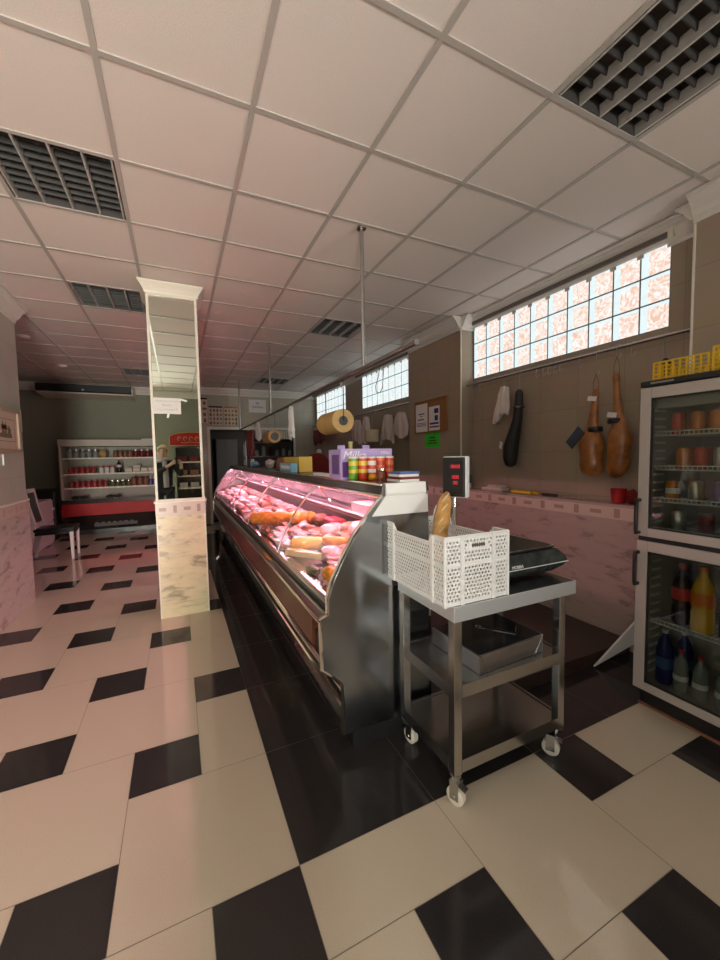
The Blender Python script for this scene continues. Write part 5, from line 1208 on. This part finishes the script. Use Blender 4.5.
# the chair
t = thing('dining_chair', 'white wooden chair with black seat beside the left wall end', 'chair', (-1.75, 7.32, 0))
CY_0, CY_1 = 7.12, 7.53
for y in (CY_0, CY_1 - .035):
    b = NB(); prism(b, [(-2.06, 0), (-2.02, 0), (-1.935, .40), (-1.905, .56), (-1.965, .85), (-2.0, 1.08), (-2.045, 1.08), (-2.01, .85), (-1.955, .56), (-1.985, .40)], 'Y', y, y + .035); obj('rear_leg', b, 'pinkw', t, bevel=.004)
    b = NB(); prism(b, [(-1.505, 0), (-1.475, 0), (-1.465, .42), (-1.515, .42)], 'Y', y, y + .038); obj('front_leg', b, 'pinkw', t, bevel=.004)
b = NB(); bx(b, -1.94, -1.47, CY_0 + .005, CY_1 - .005, .395, .44); obj('seat_rail', b, 'blackp', t)
b = NB(); bx(b, -1.95, -1.455, CY_0 - .005, CY_1 + .005, .44, .495); obj('seat', b, 'blackp', t, bevel=.015, label='black padded seat')
b = NB(); prism(b, [(-1.955, .58), (-1.925, .58), (-1.985, .86), (-2.01, 1.04), (-2.035, 1.04), (-2.01, .86)], 'Y', CY_0 + .035, CY_1 - .035); obj('backrest', b, 'blackp', t, label='black backrest panel')
b = NB(); prism(b, [(-2.045, 1.02), (-2.0, 1.02), (-2.008, 1.085), (-2.05, 1.085)], 'Y', CY_0, CY_1); obj('top_rail', b, 'pinkw', t, bevel=.004)
# picture and small fittings on the left wall
t = thing('framed_picture', 'framed church drawing in a pale wooden frame on the left wall', 'picture', (XL, 4.75, 1.58))
PY0, PY1, PZ0, PZ1 = 4.40, 5.08, 1.585, 2.0
b = NB(); bx(b, XL + .002, XL + .010, PY0 + .01, PY1 - .01, PZ0 + .01, PZ1 - .01); obj('backing', b, 'pform', t)
b = NB()
for y0, y1, z0, z1 in ((PY0, PY1, PZ1 - .03, PZ1), (PY0, PY1, PZ0, PZ0 + .03), (PY0, PY0 + .03, PZ0, PZ1), (PY1 - .03, PY1, PZ0, PZ1)): bx(b, XL + .002, XL + .026, y0, y1, z0, z1)
obj('frame', b, 'frame', t, bevel=.004)
b = NB()
for y0, y1, z0, z1 in ((PY0 + .10, PY1 - .10, PZ1 - .105, PZ1 - .10), (PY0 + .1, PY1 - .1, PZ0 + .10, PZ0 + .105), (PY0 + .10, PY0 + .105, PZ0 + .1, PZ1 - .1), (PY1 - .105, PY1 - .10, PZ0 + .1, PZ1 - .1)): bx(b, XL + .0105, XL + .012, y0, y1, z0, z1)
for a, c, e2, g in ((4.60, 4.90, 1.72, 1.76), (4.66, 4.78, 1.76, 1.84), (4.80, 4.88, 1.76, 1.81)): bx(b, XL + .0105, XL + .0115, a, c, e2, g)
for y, z in ((4.69, 1.89), (4.755, 1.88), (4.84, 1.845)): prism(b, [(y - .03, 1.80), (y + .03, 1.80), (y, z)], 'X', XL + .0105, XL + .0115)
obj('church_drawing', b, mat('sepia_ink', (.22, .17, .11), .8), t)
b = NB(); tube(b, [(XL + .012, 4.64, 1.46), (XL + .012, 4.64, 1.56)], .007, 8); tag(obj('thermometer', b, 'plast', smooth=True), 'slim white thermometer below the framed picture', 'thermometer')
b = NB(); bx(b, XL - .06, XL + .0, LW0 + .001, LW0 + .022, 1.80, 2.03); bx(b, XL - .05, XL - .01, LW0 + .022, LW0 + .03, 1.83, 2.0, 1); tag(obj('wall_plate', b, ['pform', 'chw'], bevel=.004), 'cream ornament plate on the end of the left wall', 'ornament')
for z, l in ((1.56, 'small white hook on the left wall end, the upper of two'), (1.32, 'small white hook on the left wall end, the lower of two')):
    b = NB(); bx(b, XL - .05, XL - .01, LW0 + .001, LW0 + .012, z - .02, z + .02); tube(b, [(XL - .03, LW0 + .012, z), (XL - .03, LW0 + .035, z - .01), (XL - .03, LW0 + .04, z + .012)], .006, 8); tag(obj('wall_hook', b, 'white'), l, 'hook')
# note taped on the mirror
t = thing('paper_note', 'handwritten white paper taped to the mirror on the column', 'note', (-.06, CLY0 - .008, 1.905))
b = NB(); bx(b, -.172, .055, CLY0 - .0085, CLY0 - .0075, 1.905, 2.05); obj('sheet', b, 'paper', t)
b = NB(); R = random.Random(9)
for z, x0, x1 in ((2.022, -.155, .04), (1.985, -.10, -.03), (1.945, -.14, .02)):
    x = x0
    while x < x1:
        p = [(x, CLY0 - .009, z + R.uniform(-.006, .006)), (x + .007, CLY0 - .009, z + R.uniform(-.008, .008)), (x + .013, CLY0 - .009, z + R.uniform(-.006, .006))]
        tube(b, p, .0012, 4); x += .019
obj('handwriting', b, 'inkk', t)
b = NB(); obox(b, (.078, CLY0 - .009, 2.035), (.03, 0, -.008), (0, .0004, 0), (.002, 0, .008)); obox(b, (-.055, CLY0 - .009, 1.888), (.010, 0, 0), (0, .0004, 0), (.005, 0, .02)); obj('tape', b, 'plast', t)

# ------------------------------------------------------------------ behind the camera (seen in the mirror)
t = thing('wall_cooler', 'dark open cooler under a red arched sign, reflected in the mirror', 'cooler', (.62, -1.9, 0))
b = NB(); bx(b, -.02, .0, YN + .02, YN + .62, 0, 1.72); bx(b, 1.28, 1.3, YN + .02, YN + .62, 0, 1.72); bx(b, -.02, 1.3, YN + .02, YN + .62, 1.70, 1.74); bx(b, .0, 1.28, YN + .02, YN + .05, 0, 1.70); bx(b, 0, 1.28, YN + .05, YN + .62, 0, .55); obj('cabinet', b, 'darkst', t)
for z in (1.40, 1.08, .80): b = NB(); bx(b, 0, 1.28, YN + .06, YN + .5, z, z + .025); obj('shelf', b, 'white', t)
for z, c in ((1.426, 'redd'), (1.106, 'brn'), (.826, 'cang')):
    for k in range(5):
        b = NB(); x = .12 + .24 * k; bx(b, x - .09, x + .09, YN + .30, YN + .46, z, z + .12); tag(obj('food_packet', b, c, bevel=.01), 'packet on the %s shelf of the cooler seen only in the mirror' % ('top' if z > 1.4 else 'middle' if z > 1 else 'lower'), 'packet', 'packets on the mirrored cooler shelf')
t = thing('arched_sign', 'red arched shop sign with gold script, seen in the mirror', 'sign', (.40, YN + .1, 1.78))
arch = [(-.14, 1.80), (.94, 1.80), (.94, 2.0)] + [(.40 + .54 * math.cos(PI * k / 12), 2.0 + .12 * math.sin(PI * k / 12)) for k in range(1, 12)] + [(-.14, 2.0)]
b = NB(); prism(b, arch, 'Y', YN + .06, YN + .10); obj('sign_board', b, 'red', t)
b = NB(); tube(b, [(p[0], YN + .104, p[1]) for p in arch + arch[:1]], .01, 6)
for k in range(7):
    x = .82 - k * .125; s = .035
    tube(b, [(x + s * math.cos(a * .9), YN + .104, 1.965 + s * 1.3 * math.sin(a * .9)) for a in range(6)], .009, 5)
tube(b, [(.70 - .1 * k, YN + .104, 1.875 + .012 * math.sin(k * 2.1)) for k in range(7)], .006, 5)
obj('gold_script', b, mat('gold_paint', (.62, .40, .16), .4), t)

# the photographer, seen in the mirror
def skin(name, V, E, m, parent, root, sub=2):
    b = NB(); lay = b.verts.layers.skin.verify(); vs = {}
    off = ROOT[parent.name]
    for k, (p, r) in V.items():
        v = b.verts.new(Vector(p) - off); rx, ry = r if isinstance(r, tuple) else (r, r); v[lay].radius = (rx, ry); v[lay].use_root = (k == root); vs[k] = v
    for a, c in E: b.edges.new((vs[a], vs[c]))
    me = bpy.data.meshes.new(name); b.to_mesh(me); b.free(); me.materials.append(M[m] if isinstance(m, str) else m)
    o = bpy.data.objects.new(name, me); COL.objects.link(o); o.parent = parent; ROOT[o.name] = off
    s = o.modifiers.new('skin', 'SKIN'); s.use_smooth_shade = True
    d = o.modifiers.new('subdiv', 'SUBSURF'); d.levels = sub; d.render_levels = sub
    return o
M['skinc'] = mat('skin_tone', (.66, .42, .32), .5); M['hairc'] = mat('blond_hair', (.62, .44, .22), .5, var=.25, vscale=60); M['jack'] = mat('black_jacket', (.015, .015, .018), .7); M['jean'] = mat('dark_trousers', (.03, .03, .04), .8); M['scarf'] = mat('grey_scarf', (.52, .50, .48), .9)
ox, oy = -.24, -.46
t = thing('person', 'person with blond hair in a black jacket holding up a phone, reflected in the mirror', 'person', (ox, oy, 0))
def W(x, y, z): return (ox + x, oy + y, z)
V = dict(pel=(W(0, 0, .96), (.15, .11)), sp=(W(0, 0, 1.12), (.125, .10)), ch=(W(0, .01, 1.32), (.14, .11)), nk=(W(0, .02, 1.47), .058), hb=(W(0, .035, 1.545), .062), hm=(W(0, .04, 1.63), (.078, .09)), ht=(W(0, .03, 1.715), (.065, .07)),
         nose=(W(0, .128, 1.615), .013),
         hl=(W(-.095, 0, .90), .085), kl=(W(-.10, .01, .50), .058), al=(W(-.10, 0, .10), .042), fl=(W(-.11, .13, .035), .035),
         hr=(W(.095, 0, .90), .085), kr=(W(.10, .01, .50), .058), ar=(W(.10, 0, .10), .042), fr=(W(.11, .13, .035), .035),
         sl=(W(-.17, 0, 1.42), .06), el=(W(-.19, .12, 1.18), .045), wl=(W(.12, .33, 1.38), .028), pl=(W(.17, .375, 1.42), (.033, .022)),
         sr=(W(.17, 0, 1.42), .06), er=(W(.30, .10, 1.18), .045), wr=(W(.31, .33, 1.37), .028), pr=(W(.305, .375, 1.42), (.033, .022)))
Ed = [('pel', 'sp'), ('sp', 'ch'), ('ch', 'nk'), ('nk', 'hb'), ('hb', 'hm'), ('hm', 'ht'), ('hm', 'nose'), ('pel', 'hl'), ('hl', 'kl'), ('kl', 'al'), ('al', 'fl'), ('pel', 'hr'), ('hr', 'kr'), ('kr', 'ar'), ('ar', 'fr'), ('ch', 'sl'), ('sl', 'el'), ('el', 'wl'), ('wl', 'pl'), ('ch', 'sr'), ('sr', 'er'), ('er', 'wr'), ('wr', 'pr')]
for s, px, dx in (('l', .17, 1), ('r', .305, -1)):
    for q in range(4):
        a, c, d = 'f%s%da' % (s, q), 'f%s%db' % (s, q), 'f%s%dc' % (s, q); z = 1.405 + q * .021; L = (.8, .95, 1, .9)[q]
        V[a] = (W(px + dx * .018, .392, z), .0095); V[c] = (W(px + dx * (.018 + .022 * L), .410, z + .002), .009); V[d] = (W(px + dx * (.018 + .042 * L), .402, z + .003), .008)
        Ed += [('p' + s, a), (a, c), (c, d)]
    V['t%sa' % s] = (W(px + dx * .012, .372, 1.452), .011); V['t%sb' % s] = (W(px + dx * .034, .376, 1.466), .009); Ed += [('p' + s, 't%sa' % s), ('t%sa' % s, 't%sb' % s)]
skin('body', V, Ed, 'skinc', t, 'pel')
b = NB(); blob(b, W(0, .005, 1.65), (.105, .115, .125), 2, .12, 2); blob(b, W(0, -.03, 1.55), (.11, .07, .12), 5, .15, 2)
for v in b.verts:
    if v.co.y > oy + .075 and v.co.z < 1.70: v.co.y = oy + .03
obj('hair', b, 'hairc', t, smooth=True)
b = NB()
for s in (-1, 1): blob(b, W(.03 * s, .118, 1.645), (.011, .007, .007), 1, 0)
obj('eyes', b, 'blackg', t, smooth=True)
b = NB(); blob(b, W(0, .118, 1.575), (.022, .007, .006), 1, 0); obj('mouth', b, mat('lips', (.5, .14, .13), .5), t, smooth=True)
J = dict(a=(W(0, 0, .80), (.185, .14)), b=(W(0, 0, 1.1), (.155, .125)), c=(W(0, .01, 1.32), (.165, .13)), d=(W(0, .01, 1.43), (.09, .08)), sl=(W(-.18, 0, 1.41), .075), el=(W(-.195, .12, 1.18), .062), wl=(W(.07, .29, 1.345), .042), sr=(W(.18, 0, 1.41), .075), er=(W(.305, .10, 1.18), .062), wr=(W(.308, .28, 1.33), .042))
skin('jacket', J, [('a', 'b'), ('b', 'c'), ('c', 'd'), ('c', 'sl'), ('sl', 'el'), ('el', 'wl'), ('c', 'sr'), ('sr', 'er'), ('er', 'wr')], 'jack', t, 'a')
J = dict(p=(W(0, 0, .97), (.165, .125)), hl=(W(-.095, 0, .88), .10), kl=(W(-.10, .01, .5), .072), al=(W(-.10, 0, .12), .055), hr=(W(.095, 0, .88), .10), kr=(W(.10, .01, .5), .072), ar=(W(.10, 0, .12), .055))
skin('trousers', J, [('p', 'hl'), ('hl', 'kl'), ('kl', 'al'), ('p', 'hr'), ('hr', 'kr'), ('kr', 'ar')], 'jean', t, 'p')
b = NB(); tube(b, [W(.10 * math.cos(a * PI / 6), .03 + .085 * math.sin(a * PI / 6), 1.475 + .02 * math.sin(a)) for a in range(13)], .036, 8); tube(b, [W(.02, .15, 1.45), W(.035, .18, 1.30), W(.04, .17, 1.1), W(.04, .17, .95)], [.04, .045, .05, .045], 8); obj('scarf', b, 'scarf', t, smooth=True)
for s in (-1, 1):
    b = NB(); blob(b, W(.105 * s, .06, .052), (.052, .135, .055), 3, .05, 1, flat=-.051); obj('shoe', b, 'blackp', t, smooth=True)
t = thing('mobile_phone', 'black phone held up in both hands by the person in the mirror', 'phone', (0, -.052, 1.36))
b = NB(); bx(b, -.038, .038, -.058, -.049, 1.365, 1.515); obj('phone_body', b, 'blackp', t, bevel=.004)
b = NB(); bx(b, -.030, .005, -.049, -.0475, 1.475, 1.508); obj('camera_bump', b, 'blackg', t, bevel=.0005)

# ------------------------------------------------------------------ light
def area(name, loc, target, sx, sy, energy, col):
    l = bpy.data.lights.new(name, 'AREA'); l.shape = 'RECTANGLE'; l.size = sx; l.size_y = sy; l.energy = energy; l.color = col
    o = bpy.data.objects.new(name, l); COL.objects.link(o); o.location = loc
    o.rotation_euler = (Vector(target) - Vector(loc)).to_track_quat('-Z', 'Y').to_euler(); return o
area('daylight_door', (-.52, YN - 1.2, 1.1), (-.75, 2, 1.0), 1.4, 1.9, 420, (1, .95, .84))
area('added_front_daylight', (3.1, YN - 1.3, 1.3), (-.9, 3.4, 1.3), 2.0, 1.1, 190, (1, .97, .91))  # added lamp behind the made-up front window, brightens the left wall
area('added_side_daylight', (XL - .35, -.5, 1.6), (2, -.5, 1.6), 2.2, 1.7, 6, (1, .96, .90))  # weak added fill lamp behind the made-up side window
w = bpy.data.worlds.new('sky'); SC.world = w; w.use_nodes = True
w.node_tree.nodes['Background'].inputs['Color'].default_value = (.75, .85, 1, 1); w.node_tree.nodes['Background'].inputs['Strength'].default_value = .5
SC.view_settings.view_transform = 'Standard'; SC.view_settings.look = 'None'; SC.view_settings.gamma = 1; SC.view_settings.use_curve_mapping = False
SC.view_settings.exposure = .4
